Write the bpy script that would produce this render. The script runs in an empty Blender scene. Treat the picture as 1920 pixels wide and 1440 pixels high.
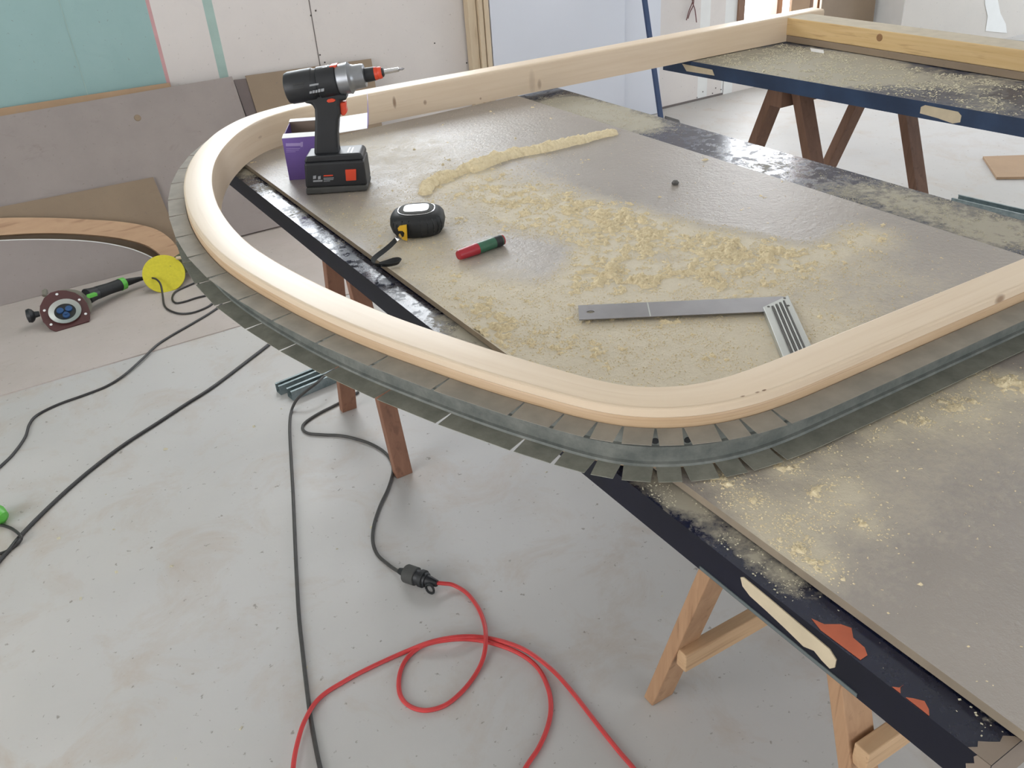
import bpy, bmesh, math, random
import numpy as np
from mathutils import Vector, Matrix
random.seed(7); RNG = np.random.default_rng(7)
S = bpy.context.scene
COL = S.collection
PI = math.pi

# ------------------------------------------------------------------ camera
H = 1.40                      # eye height
T = 0.78                      # height of the work surface (top of the grey board)
FPX = 1660.0
_s = -.0759
_d = (720 + 293.) * math.cos(math.atan(_s))
_p = math.atan(_d / FPX); _r = math.atan(_s)
_F = np.array([0, math.cos(_p), -math.sin(_p)]); _U = np.array([0, math.sin(_p), math.cos(_p)]); _R = np.array([1., 0, 0])
_I = math.cos(_r) * _R + math.sin(_r) * _U
_J = math.sin(_r) * _R - math.cos(_r) * _U
_a = math.radians(-28.5)
_M = np.array([[math.cos(_a), -math.sin(_a), 0], [math.sin(_a), math.cos(_a), 0], [0, 0, 1]])
_F = _M @ _F; _I = _M @ _I; _J = _M @ _J
cam = bpy.data.cameras.new('camera'); cam.sensor_width = 36; cam.lens = FPX / 1920 * 36
cam.clip_start = .05; cam.clip_end = 100
co = bpy.data.objects.new('camera', cam); COL.objects.link(co)
co.matrix_world = Matrix(((_I[0], -_J[0], -_F[0], 0), (_I[1], -_J[1], -_F[1], 0), (_I[2], -_J[2], -_F[2], H), (0, 0, 0, 1)))
S.camera = co
CAM = np.array([0, 0, H])

def ray(x, y):
    v = _F * FPX + _I * (x - 960) + _J * (y - 720); return v / np.linalg.norm(v)
def onZ(x, y, z=0.):          # where the sight line through a photo point meets a level surface
    v = ray(x, y); return CAM + v * ((z - H) / v[2])
def onY(x, y, yy):
    v = ray(x, y); return CAM + v * (yy / v[1])
def onPl(x, y, p0, n):
    v = ray(x, y); return CAM + v * (np.dot(np.array(p0) - CAM, n) / np.dot(v, n))

# ------------------------------------------------------------------ world, lights, exposure
w = bpy.data.worlds.new('sky'); S.world = w; w.use_nodes = True
bg = w.node_tree.nodes['Background']; bg.inputs[0].default_value = (.86, .93, 1, 1); bg.inputs[1].default_value = 3.0
S.view_settings.view_transform = 'Standard'; S.view_settings.look = 'None'
S.view_settings.exposure = 0.38; S.view_settings.gamma = 1; S.view_settings.use_curve_mapping = False

def area_lamp(name, loc, rot, sx, sy, power, col=(.93, .97, 1)):
    l = bpy.data.lights.new(name, 'AREA'); l.shape = 'RECTANGLE'; l.size = sx; l.size_y = sy; l.energy = power; l.color = col
    o = bpy.data.objects.new(name, l); COL.objects.link(o); o.location = loc; o.rotation_euler = rot; return o
YW = 4.18; XR = 9.5; XL = -3.2; YF = -3.6; ZC = 2.75
# daylight through both back windows; the other three walls hold added fill lamps
area_lamp('daylight_back_wall_window', (1.45, YW + .17, 1.95), (-PI / 2, 0, 0), 1.5, 1.0, 36)
area_lamp('daylight_glazed_door', (4.34, YW + .17, 1.30), (-PI / 2, 0, 0), .62, 1.95, 40)
area_lamp('fill_right_wall', (XR + .12, 1.9, 1.45), (0, PI / 2, 0), 2.2, 3.4, 88, (.80, .90, 1))  # added bluish fill, no window is seen on this side
area_lamp('fill_left_wall', (XL - .12, 0.8, 1.55), (0, -PI / 2, 0), 1.8, 3.2, 25, (1, .90, .80))  # added warm fill from an unseen opening at the left
area_lamp('fill_front_wall', (1.8, YF - .12, 1.55), (PI / 2, 0, 0), 4.0, 1.8, 5, (1, .97, .93))  # weak fill added behind the camera

# ------------------------------------------------------------------ materials
def lin(c):
    f = lambda v: v / 12.92 if v <= .04045 else ((v + .055) / 1.055) ** 2.4
    return tuple(f(v / 255.) for v in c) + (1,)
class NT:
    def __init__(s, name):
        s.m = bpy.data.materials.new(name); s.m.use_nodes = True; s.t = s.m.node_tree; s.b = s.t.nodes['Principled BSDF']; s.co = None
    def n(s, typ, **k):
        nd = s.t.nodes.new(typ)
        for a, v in k.items(): setattr(nd, a, v)
        return nd
    def l(s, a, b): s.t.links.new(a, b)
    def coord(s, scale=(1, 1, 1), kind='Object'):
        tc = s.n('ShaderNodeTexCoord'); mp = s.n('ShaderNodeMapping'); mp.inputs['Scale'].default_value = scale
        s.l(tc.outputs[kind], mp.inputs['Vector']); return mp.outputs[0]
    def noise(s, scale, co=None, detail=4, rough=.55, dist=0):
        nd = s.n('ShaderNodeTexNoise'); nd.inputs['Scale'].default_value = scale; nd.inputs['Detail'].default_value = detail
        nd.inputs['Roughness'].default_value = rough; nd.inputs['Distortion'].default_value = dist
        s.l(co if co is not None else s.coord(), nd.inputs['Vector']); return nd.outputs['Fac']
    def ramp(s, f, a, b, c0=0., c1=1.):
        mr = s.n('ShaderNodeMapRange'); mr.inputs[1].default_value = a; mr.inputs[2].default_value = b
        mr.inputs[3].default_value = c0; mr.inputs[4].default_value = c1; s.l(f, mr.inputs[0]); return mr.outputs[0]
    def mix(s, f, a, b):
        mx = s.n('ShaderNodeMix', data_type='RGBA')
        if isinstance(f, (int, float)): mx.inputs[0].default_value = f
        else: s.l(f, mx.inputs[0])
        for i, v in ((6, a), (7, b)):
            if isinstance(v, tuple): mx.inputs[i].default_value = v
            else: s.l(v, mx.inputs[i])
        return mx.outputs[2]
    def math(s, op, a, b=0.):
        nd = s.n('ShaderNodeMath', operation=op)
        for i, v in ((0, a), (1, b)):
            if isinstance(v, (int, float)): nd.inputs[i].default_value = v
            else: s.l(v, nd.inputs[i])
        return nd.outputs[0]
    def out(s, col=None, rough=.6, metal=0., bump=None, bs=.2, bd=.01, spec=.5):
        b = s.b
        if col is not None:
            if isinstance(col, tuple): b.inputs['Base Color'].default_value = col
            else: s.l(col, b.inputs['Base Color'])
        if isinstance(rough, (int, float)): b.inputs['Roughness'].default_value = rough
        else: s.l(rough, b.inputs['Roughness'])
        b.inputs['Metallic'].default_value = metal; b.inputs['Specular IOR Level'].default_value = spec
        if bump is not None:
            bp = s.n('ShaderNodeBump'); bp.inputs['Strength'].default_value = bs; bp.inputs['Distance'].default_value = bd
            s.l(bump, bp.inputs['Height']); s.l(bp.outputs[0], b.inputs['Normal'])
        return s.m

def simple(name, c, rough=.6, metal=0., var=.12, scale=12., bs=0., c2=None, spec=.5):
    k = NT(name); c = lin(c); c2 = lin(c2) if c2 else tuple(v * (1 - var) for v in c[:3]) + (1,)
    f = k.noise(scale); col = k.mix(k.ramp(f, .35, .65), c, c2)
    return k.out(col, rough, metal, f if bs else None, bs, .003, spec)

M = {}
def mat_concrete():
    k = NT('concrete'); co = k.coord()
    base = k.mix(k.ramp(k.noise(1.3, co, 6, .6), .3, .7), lin((196, 192, 187)), lin((182, 179, 175)))
    base = k.mix(k.ramp(k.noise(4.5, co, 6, .7, .6), .50, .70, 0, .75), base, lin((178, 163, 147)))
    base = k.mix(k.ramp(k.noise(.55, co, 3), .4, .7, 0, .35), base, lin((196, 196, 202)))
    base = k.mix(k.ramp(k.noise(55, co, 3, .6), .66, .72, 0, .7), base, lin((120, 112, 100)))
    base = k.mix(k.ramp(k.noise(17, co, 4, .7, 1.5), .70, .76, 0, .8), base, lin((105, 95, 82)))
    f = k.noise(60, co, 4)
    return k.out(base, k.ramp(k.noise(2, co), .3, .7, .42, .62), 0, f, .08, .004, .5)
M['concrete'] = mat_concrete()
def mat_sheet(name, a, b, st=(150, 140, 135), rough=.6, grid=0):
    k = NT(name); co = k.coord()
    base = k.mix(k.ramp(k.noise(4, co, 6, .65), .3, .7), lin(a), lin(b))
    base = k.mix(k.ramp(k.noise(3.2, k.coord((1, 5, 1)), 5, .7, 2), .58, .75, 0, .5), base, lin(st))
    base = k.mix(k.ramp(k.noise(70, co, 3), .66, .74, 0, .45), base, lin((120, 108, 100)))
    return k.out(base, rough, 0, k.noise(90, co, 2), .05, .002)
M['grey_sheet'] = mat_sheet('grey_formwork_sheet', (156, 146, 142), (144, 134, 131), (132, 118, 115))
M['grey_sheet2'] = mat_sheet('grey_cut_sheet', (152, 142, 139), (141, 132, 129))
M['floor_sheet'] = mat_sheet('floor_sheet', (192, 181, 176), (180, 170, 163), (172, 155, 140))
M['hardboard'] = mat_sheet('brown_hardboard', (146, 127, 106), (134, 116, 97), (124, 106, 88))
M['cardboard'] = mat_sheet('cardboard', (172, 142, 112), (158, 130, 102))
M['wall'] = mat_sheet('plasterboard', (220, 213, 208), (214, 207, 203), (208, 201, 198))
M['wallr'] = mat_sheet('plasterboard_bright', (202, 195, 187), (196, 190, 183), (200, 196, 190))
M['green'] = mat_sheet('green_plasterboard', (152, 182, 180), (144, 175, 173), (138, 168, 168))
M['greens'] = simple('pale_green_joint', (166, 190, 182)); M['pink'] = simple('pink_edge_line', (206, 160, 160))
M['plaster'] = simple('white_joint_plaster', (228, 228, 226), .7, 0, .04)
M['whitepanel'] = simple('white_door_panel', (216, 219, 228), .45, 0, .03, 2)
M['ceil'] = simple('ceiling_white', (225, 223, 218), .8, 0, .03)
M['seam'] = simple('dark_seam', (110, 102, 98))

def mat_wood(name, a, b, dark, sc=(2.2, 34, 1), kind='UV', knots=(), rough=.5, gr=.4):
    k = NT(name); co = k.coord(sc, kind)
    g = k.noise(2.2, co, 5, .6, .6)
    c = k.mix(k.ramp(g, .3, .7), lin(a), lin(b))
    c = k.mix(k.ramp(k.noise(4.5, k.coord((sc[0] * .5, sc[1] * 1.6, sc[2] * 1.0), kind), 3, .5, .3), .58, .70, 0, gr), c, lin(dark))
    if knots:
        tc = k.n('ShaderNodeTexCoord'); sep = k.n('ShaderNodeSeparateXYZ'); k.l(tc.outputs['UV'], sep.inputs[0])
        for (u, v, ru, rv, st) in knots:
            du = k.math('DIVIDE', k.math('SUBTRACT', sep.outputs[0], u), ru); dv = k.math('DIVIDE', k.math('SUBTRACT', sep.outputs[1], v), rv)
            dd = k.math('ADD', k.math('MULTIPLY', du, du), k.math('MULTIPLY', dv, dv))
            f = k.ramp(dd, 1.0, .1, 0, st); c = k.mix(f, c, lin((118, 80, 50)))
    return k.out(c, rough, 0, g, .06, .002)
M['timber'] = mat_wood('old_yellow_timber', (214, 184, 136), (200, 166, 114), (156, 118, 76), (10, 1.2, 26), 'Object', (), .7)
M['horse'] = mat_wood('sawhorse_wood', (184, 146, 112), (166, 128, 96), (118, 78, 52), (22, 22, 2.0), 'Object', (), .65)
M['horse_red'] = mat_wood('reddish_sawhorse_wood', (146, 104, 82), (128, 90, 70), (96, 64, 50), (22, 22, 2.0), 'Object', (), .65)
M['horse_pale'] = mat_wood('pale_rail_wood', (206, 172, 134), (188, 152, 116), (150, 112, 80), (2, 22, 22), 'Object', (), .65)
M['horse_dark'] = mat_wood('dark_sawhorse_wood', (132, 98, 78), (116, 84, 66), (88, 60, 46), (22, 22, 2.0), 'Object', (), .65)
M['trimwood'] = mat_wood('pale_batten', (214, 196, 168), (200, 180, 152), (170, 146, 116), (14, 14, 1.5), 'Object', (), .6)
M['archwood'] = mat_wood('dull_beech', (196, 162, 130), (184, 150, 120), (140, 104, 80), (3, 14, 14), 'Object', (), .6)
M['jamb'] = mat_wood('brown_window_wood', (140, 106, 84), (122, 92, 72), (96, 68, 52), (14, 14, 1.5), 'Object', (), .5)

def mat_navy(name, dust, base=(22, 26, 46), rough=.12):
    k = NT(name); co = k.coord()
    c = k.mix(k.ramp(k.noise(6, co, 5, .6), .35, .7), lin(base), lin(tuple(int(v * 1.25 + 4) for v in base)))
    tc = k.n('ShaderNodeAttribute', attribute_name='dust')
    d = k.math('ADD', k.noise(55, k.coord((1, 1, 1)), 6, .75), k.math('MULTIPLY', tc.outputs['Fac'], dust))
    d = k.math('ADD', d, k.math('MULTIPLY', k.noise(7, co, 4, .6), .35))
    f = k.ramp(d, .84, 1.12, 0, .88)
    c = k.mix(f, c, lin((176, 168, 150)))
    r = k.math('MAXIMUM', k.ramp(f, 0, .5, rough, .75), k.ramp(k.noise(38, co, 5, .7), .45, .60, .04, .42))
    return k.out(c, r, 0, d, .12, .002, .6)
M['navy'] = mat_navy('navy_gloss_paint', .62)
M['dust_top'] = simple('dusty_timber_top', (196, 184, 164), .9, 0, .12, 25)
M['navy_end'] = mat_sheet('worn_bare_end_wood', (146, 132, 118), (120, 104, 92), (74, 62, 60))
M['navy_side'] = simple('navy_paint_side', (19, 20, 36), .5, 0, .3, 9, .1, (15, 16, 28), .25)
M['blue_side'] = simple('blue_paint_side', (46, 66, 96), .4, 0, .3, 9, .1, (34, 50, 76))
M['grey_under'] = simple('grey_primer_edge', (96, 104, 104), .5)
M['putty'] = simple('cream_filler', (204, 188, 160), .75, 0, .12, 30, .2)
M['orange'] = simple('orange_primer', (190, 98, 68), .6, 0, .15, 30)

def mat_board():
    k = NT('grey_board_with_dust'); co = k.coord()
    c = k.mix(k.ramp(k.noise(3, co, 4), .35, .65), lin((160, 151, 143)), lin((151, 142, 134)))
    at = k.n('ShaderNodeAttribute', attribute_name='dust')
    d = k.math('ADD', k.math('MULTIPLY', at.outputs['Fac'], 1.0), k.math('MULTIPLY', k.math('SUBTRACT', k.noise(120, co, 5, .7), .5), .55))
    d = k.math('ADD', d, k.math('MULTIPLY', k.math('SUBTRACT', k.noise(22, co, 5, .7), .5), .7))
    f = k.ramp(d, .12, .85, 0, .85)
    c = k.mix(f, c, lin((214, 202, 178)))
    return k.out(c, k.ramp(f, 0, .6, .33, .75), 0, d, .6, .004, .7)
M['board'] = mat_board()
M['board_edge'] = simple('board_edge_brown', (150, 136, 118), .8, 0, .15, 25)
def mat_dust():
    k = NT('sawdust'); co = k.coord()
    c = k.mix(k.ramp(k.noise(160, co, 4, .7), .3, .7), lin((242, 227, 193)), lin((222, 204, 166)))
    return k.out(c, .9, 0, k.noise(400, co, 3, .7), .6, .002, .2)
M['dust'] = mat_dust()
M['dust_pale'] = simple('pale_sawdust', (206, 198, 174), .9, 0, .1, 200)
M['galv'] = (lambda k: k.out(k.mix(k.ramp(k.noise(30, None, 5, .7), .35, .65), lin((126, 128, 122)), lin((96, 100, 96))), .55, .12, k.noise(14), .08, .004))(NT('galvanised_steel'))
M['galv_web'] = M['galv']
M['galv'] = (lambda k: k.out(k.mix(k.ramp(k.noise(30, None, 5, .7), .35, .65), lin((150, 162, 164)), lin((116, 130, 132))), .4, .4, k.noise(14), .08, .004))(NT('bright_galvanised_steel'))
M['galv_dark'] = (lambda k: k.out(k.mix(k.ramp(k.noise(26, None, 5, .7), .35, .65), lin((150, 148, 136)), lin((124, 124, 114))), .6, .1, k.noise(14), .08, .004))(NT('dull_galvanised_steel'))
M['galv_dusty'] = simple('dusty_galvanised_steel', (150, 142, 130), .7, .12, .12, 30, .05, (134, 128, 118))
M['blackplastic'] = simple('black_plastic', (34, 36, 40), .45, 0, .2, 20)
M['rubber'] = simple('black_rubber', (30, 32, 34), .6, 0, .2, 40, .1)
M['dustyblack'] = simple('dusty_black_plastic', (74, 74, 72), .75, 0, .2, 40)
M['cable'] = simple('grey_black_cable', (70, 68, 66), .55, 0, .2, 60)
M['cabledark'] = simple('black_cable', (48, 46, 46), .5, 0, .2, 60)
M['redcable'] = simple('red_cable', (204, 66, 66), .45, 0, .12, 30)
M['red'] = simple('orange_red_plastic', (214, 72, 44), .4, 0, .1)
M['alu'] = simple('cast_aluminium', (150, 152, 156), .35, .75, .12, 30)
M['chrome'] = simple('bright_chrome', (222, 222, 224), .18, 1., .05)
M['steel'] = simple('brushed_steel', (150, 148, 150), .38, .8, .15, 14)
M['alu_pale'] = simple('anodised_aluminium', (186, 188, 184), .38, .6, .08, 14)
M['purple'] = simple('purple_carton', (112, 86, 158), .55, 0, .08, 20); M['purple_pale'] = simple('pale_purple_print', (164, 144, 196), .55)
M['white'] = simple('white_card', (240, 240, 240), .5, 0, .02); M['inner'] = simple('grey_card_inside', (120, 104, 92), .8)
M['label'] = simple('glossy_label', (228, 228, 228), .12, 0, .04); M['greyprint'] = simple('grey_print', (150, 152, 156), .5)
M['yellow'] = simple('yellow_plastic', (222, 176, 40), .4); M['pad'] = simple('yellow_velcro_pad', (212, 200, 58), .9, 0, .1, 90, .2)
M['mgreen'] = simple('green_marker_barrel', (60, 108, 84), .3, 0, .2, 50); M['mred'] = simple('dark_red_cap', (172, 40, 54), .35)
M['burg'] = simple('burgundy_plate', (84, 48, 48), .45); M['blue'] = simple('blue_metal', (58, 92, 140), .35, .4)
M['lime'] = simple('lime_green_plastic', (96, 186, 72), .4); M['grime'] = simple('dusty_grey_green_casting', (132, 128, 116), .6, .2)
M['olive'] = simple('dark_olive_plastic', (92, 96, 66), .6)
M['bluesteel'] = simple('blue_painted_steel', (44, 66, 104), .4)
M['foam'] = simple('tan_foam', (198, 164, 128), .8, 0, .2, 40, .3); M['darkgrey'] = simple('dark_grey_card', (96, 94, 92), .8)
M['brownwood'] = simple('brown_offcut', (136, 96, 72), .7, 0, .2, 30)
M['wire'] = simple('dark_red_wire', (108, 62, 60), .6)
M['dot'] = simple('screw_dark', (70, 66, 62), .5, .3)

# ------------------------------------------------------------------ mesh helpers
WORG = {}
class MB:
    def __init__(s): s.v = []; s.f = []; s.mi = []; s.uv = {}
    def add(s, vs, fs, m=0):
        o = len(s.v); s.v += [tuple(float(c) for c in p) for p in vs]
        for f in fs: s.f.append(tuple(i + o for i in f)); s.mi.append(m)
        return o
    def hexa(s, b, t, m=0):   # b, t: 4 points each
        n = len(b); fs = [tuple(range(n))[::-1], tuple(range(n, 2 * n))] + [(i, (i + 1) % n, (i + 1) % n + n, i + n) for i in range(n)]
        s.add(list(b) + list(t), fs, m); return s
    def box(s, lo, hi, m=0):
        x0, y0, z0 = lo; x1, y1, z1 = hi
        return s.hexa([(x0, y0, z0), (x1, y0, z0), (x1, y1, z0), (x0, y1, z0)], [(x0, y0, z1), (x1, y0, z1), (x1, y1, z1), (x0, y1, z1)], m)
    def bar(s, a, b, u, hu, hv, m=0):   # bar from a to b, half size hu along u, hv across
        a = np.array(a, float); b = np.array(b, float); d = b - a; d /= np.linalg.norm(d)
        u = np.array(u, float); u = u - d * np.dot(u, d); u /= np.linalg.norm(u); v = np.cross(d, u)
        q = [u * i * hu + v * j * hv for i, j in ((-1, -1), (1, -1), (1, 1), (-1, 1))]
        return s.hexa([a + k for k in q], [b + k for k in q], m)
    def prism(s, poly, o, ux, uy, th, m=0):   # poly in the plane (ux, uy) through o, thickness th along ux x uy
        o, ux, uy = (np.array(k, float) for k in (o, ux, uy)); n = np.cross(ux, uy)
        b = [o + ux * x + uy * y for x, y in poly]
        return s.hexa(b, [p + n * th for p in b], m)
    def tube(s, pts, r, n=8, m=0, caps=True):
        pts = [np.array(p, float) for p in pts]; rr = r if hasattr(r, '__len__') else [r] * len(pts)
        vs = []; fs = []; up = np.array([0, 0, 1.])
        for i, p in enumerate(pts):
            d = pts[min(i + 1, len(pts) - 1)] - pts[max(i - 1, 0)]; d /= (np.linalg.norm(d) + 1e-12)
            u = np.cross(d, up if abs(d[2]) < .95 else np.array([1., 0, 0])); u /= np.linalg.norm(u); v = np.cross(d, u)
            for k in range(n): a = 2 * PI * k / n; vs.append(p + (u * math.cos(a) + v * math.sin(a)) * rr[i])
        for i in range(len(pts) - 1):
            for k in range(n): fs.append((i * n + k, i * n + (k + 1) % n, (i + 1) * n + (k + 1) % n, (i + 1) * n + k))
        if caps: fs += [tuple(range(n))[::-1], tuple(range((len(pts) - 1) * n, len(pts) * n))]
        s.add(vs, fs, m); return s
    def lathe(s, prof, o, ax, n=24, m=0):    # prof: (distance along axis, radius)
        ax = np.array(ax, float); ax /= np.linalg.norm(ax); o = np.array(o, float)
        return s.tube_ax([o + ax * a for a, r in prof], [max(r, 1e-5) for a, r in prof], ax, n, m)
    def tube_ax(s, pts, rr, ax, n, m):
        u = np.cross(ax, [0, 0, 1.] if abs(ax[2]) < .9 else [1., 0, 0]); u /= np.linalg.norm(u); v = np.cross(ax, u); vs = []; fs = []
        for p, r in zip(pts, rr):
            for k in range(n): a = 2 * PI * k / n; vs.append(p + (u * math.cos(a) + v * math.sin(a)) * r)
        for i in range(len(pts) - 1):
            for k in range(n): fs.append((i * n + k, i * n + (k + 1) % n, (i + 1) * n + (k + 1) % n, (i + 1) * n + k))
        fs += [tuple(range(n))[::-1], tuple(range((len(pts) - 1) * n, len(pts) * n))]
        s.add(vs, fs, m); return s
    def build(s, name, mats, parent=None, bevel=0, smooth=False, seg=2, origin=None):
        me = bpy.data.meshes.new(name); V = np.array(s.v)
        if parent is not None: org = WORG.get(parent.name, np.array(parent.location))
        elif origin is not None: org = np.array(origin, float)
        else: org = np.array([V[:, 0].mean(), V[:, 1].mean(), V[:, 2].min()])
        me.from_pydata((V - org).tolist(), [], s.f)
        for m in (mats if isinstance(mats, (list, tuple)) else [mats]): me.materials.append(m)
        me.polygons.foreach_set('material_index', s.mi)
        if smooth: me.polygons.foreach_set('use_smooth', [True] * len(s.f))
        me.update()
        bm = bmesh.new(); bm.from_mesh(me); bmesh.ops.recalc_face_normals(bm, faces=bm.faces); bm.to_mesh(me); bm.free()
        o = bpy.data.objects.new(name, me); COL.objects.link(o)
        if parent is not None: o.parent = parent
        else: o.location = org
        WORG[o.name] = org
        if bevel:
            b = o.modifiers.new('bevel', 'BEVEL'); b.width = bevel; b.segments = seg; b.limit_method = 'ANGLE'; b.angle_limit = math.radians(35)
        if smooth:
            e = o.modifiers.new('split', 'EDGE_SPLIT'); e.split_angle = math.radians(38)
        return o
def tag(o, label=None, cat=None, group=None, kind=None):
    if label: o['label'] = label
    if cat: o['category'] = cat
    if group: o['group'] = group
    if kind: o['kind'] = kind
    return o
def thing(name, label, cat, loc, group=None):
    o = bpy.data.objects.new(name, None); o.empty_display_size = .05; COL.objects.link(o); o.location = tuple(float(c) for c in loc)
    return tag(o, label, cat, group)
def struct(o): o['kind'] = 'structure'; return o

def catmull(pts, n=8):
    P = [np.array(p, float) for p in pts]; P = [2 * P[0] - P[1]] + P + [2 * P[-1] - P[-2]]; out = []
    for i in range(1, len(P) - 2):
        for k in range(n):
            t = k / n; a, b, c, d = P[i - 1], P[i], P[i + 1], P[i + 2]
            out.append(.5 * (2 * b + (c - a) * t + (2 * a - 5 * b + 4 * c - d) * t * t + (3 * b - a - 3 * c + d) * t ** 3))
    out.append(P[-2]); return out
def resample(pts, step):
    P = np.array(pts); L = np.r_[0, np.cumsum(np.linalg.norm(np.diff(P, axis=0), axis=1))]; n = max(2, int(round(L[-1] / step)) + 1)
    q = np.linspace(0, L[-1], n); return np.stack([np.interp(q, L, P[:, i]) for i in range(P.shape[1])], 1), q

def vnoise(x, y, sc, seed):
    r = np.random.default_rng(seed); G = r.random((256, 256)); x = np.asarray(x) / sc + 100; y = np.asarray(y) / sc + 100
    xi = np.floor(x).astype(int); yi = np.floor(y).astype(int); fx = x - xi; fy = y - yi; fx = fx * fx * (3 - 2 * fx); fy = fy * fy * (3 - 2 * fy)
    g = lambda a, b: G[a % 256, b % 256]
    return (g(xi, yi) * (1 - fx) + g(xi + 1, yi) * fx) * (1 - fy) + (g(xi, yi + 1) * (1 - fx) + g(xi + 1, yi + 1) * fx) * fy
def fbm(x, y, sc, seed, oct=4, gain=.55):
    t = 0; a = 1; s_ = 0
    for i in range(oct): t = t + a * vnoise(x, y, sc / 2 ** i, seed + i); s_ += a; a *= gain
    return t / s_

# ------------------------------------------------------------------ room shell
b = MB(); b.box((XL - .1, YF - .1, -.12), (XR + .1, YW + .2, 0)); struct(b.build('floor', M['concrete'], origin=(0, 0, 0)))
b = MB(); b.box((XL - .1, YF - .1, ZC), (XR + .1, YW + .2, ZC + .1)); struct(b.build('ceiling', M['ceil'], origin=(0, 0, ZC)))
# back wall: vertical board strips, two window openings (one above the frame, one glazed door)
def wall_cells(xs, opens, z1, mats_of, y0, y1):
    b = MB(); xs = sorted(set(xs + [v for o in opens for v in o[:2]])); 
    for i in range(len(xs) - 1):
        xa, xb = xs[i], xs[i + 1]; xm = (xa + xb) / 2; segs = [(0, z1)]
        for (oa, ob, za, zb) in opens:
            if oa <= xm <= ob: segs = [(0, za), (zb, z1)]
        for za, zb in segs:
            if zb - za > .01: b.box((xa, y0, za), (xb, y1, zb), mats_of(xm))
    return b
WO = [(.70, 2.20, 1.45, 2.45), (4.02, 4.66, .33, 2.30)]
def wm(x):
    if x < .688: return 1
    if x < .703: return 2
    if x < .915: return 0
    if x < .955: return 3
    if x < 3.69: return 0
    if x < 3.765: return 4
    if x < 3.88: return 0
    if x < 3.97: return 4
    if x < 5.40: return 0
    return 5
b = wall_cells([XL, .688, .703, .915, .955, 1.383, 1.386, 3.69, 3.765, 3.88, 3.97, 5.40, XR], WO, ZC, wm, YW, YW + .12)
YP = 3.95; b.box((5.175, YP, 0), (XR, YW, ZC), 5); b.box((5.172, YP + .001, 0), (5.175, YW, ZC), 4)
wb = struct(b.build('wall_back', [M['wall'], M['green'], M['pink'], M['greens'], M['plaster'], M['wallr']], origin=(0, YW, 0)))
# board joints, filler runs and screw heads on the back wall
def wallbit(name, px, m, th=.003, yw=YW):
    pts = [onY(x, y, yw - th) for x, y in px]; bb = MB(); bb.hexa(pts, [p + np.array([0, th * .9, 0]) for p in pts]); return struct(bb.build(name, m, wb))
bb = MB(); bb.box((1.3795, YW - .0015, 0), (1.3835, YW, 1.45)); struct(bb.build('board_joint', M['seam'], wb))
bb = MB(); bb.box((.365, YW - .0012, 0), (.3675, YW, ZC)); struct(bb.build('board_joint', M['greens'], wb))
bb = MB(); bb.box((3.893, YW - .0015, 0), (3.896, YW, .33)); struct(bb.build('board_joint', M['seam'], wb))
bb = MB(); bb.box((3.34, YW - .004, 0), (3.89, YW, .012)); struct(bb.build('floor_joint', M['seam'], wb))
wallbit('filler_run', [(1846, -60), (1872, -60), (1871, 0), (1876, 25), (1886, 45), (1888, 62), (1848, 58), (1852, 30), (1847, 8)], M['plaster'], .003, YP)
for px in [(592, 20), (583, 29), (609, 117), (600, 103), (815, 81), (1318, 172), (1342, 165), (1352, 168), (1307, 183), (1336, 175), (875, 118)]:
    p = onY(*px, YW - .001); bb = MB(); bb.lathe([(0, .004), (.0015, .003)], p, (0, -1, 0), 8); struct(bb.build('screw', M['dot'], wb))
# other walls (out of the photograph) with openings added for the fill lamps
b = MB()
for lo, hi in (((XR, YF, 0), (XR + .1, .2, ZC)), ((XR, 3.6, 0), (XR + .1, YW + .12, ZC)), ((XR, .2, 0), (XR + .1, 3.6, .35)), ((XR, .2, 2.55), (XR + .1, 3.6, ZC))): b.box(lo, hi)
struct(b.build('wall_right', M['wall'], origin=(XR, 0, 0)))
b = MB()
for lo, hi in (((XL - .1, YF, 0), (XL, -.8, ZC)), ((XL - .1, 2.4, 0), (XL, YW + .12, ZC)), ((XL - .1, -.8, 0), (XL, 2.4, .65)), ((XL - .1, -.8, 2.45), (XL, 2.4, ZC))): b.box(lo, hi)
struct(b.build('wall_left', M['wall'], origin=(XL, 0, 0)))
b = MB()
for lo, hi in (((XL - .1, YF - .1, 0), (-.2, YF, ZC)), ((3.8, YF - .1, 0), (XR + .1, YF, ZC)), ((-.2, YF - .1, 0), (3.8, YF, .65)), ((-.2, YF - .1, 2.45), (3.8, YF, ZC))): b.box(lo, hi)
struct(b.build('wall_front', M['wall'], origin=(0, YF, 0)))

def window_frame(name, x0, x1, z0, z1, mulls, m):
    b = MB(); y0, y1 = YW - .012, YW + .07
    b.box((x0, y0, z0), (x0 + .05, y1, z1)); b.box((x1 - .05, y0, z0), (x1, y1, z1)); b.box((x0 + .05, y0, z0), (x1 - .05, y1, z0 + .05)); b.box((x0 + .05, y0, z1 - .05), (x1 - .05, y1, z1))
    for a, c in mulls: b.box((a, y0 + .01, z0 + .05), (c, y1, z1 - .05))
    return struct(b.build(name, m, origin=(x0, YW, z0), bevel=.003))
window_frame('window_1', 3.972, 4.68, .30, 2.32, [(4.295, 4.340)], M['jamb'])
window_frame('window_2', .68, 2.22, 1.43, 2.47, [(1.43, 1.49)], M['trimwood'])

# sheet lying on the floor along the wall (its edge is the long seam)
b = MB(); b.box((XL + .3, 2.944, 0.0), (1.9, YW - .01, .004)); 
tag(b.build('floor_sheet', M['floor_sheet'], origin=(0, 2.944, 0)), 'large thin pinkish grey sheet lying flat on the concrete along the wall, under the grinder', 'sheet')
ZF = .004

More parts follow.
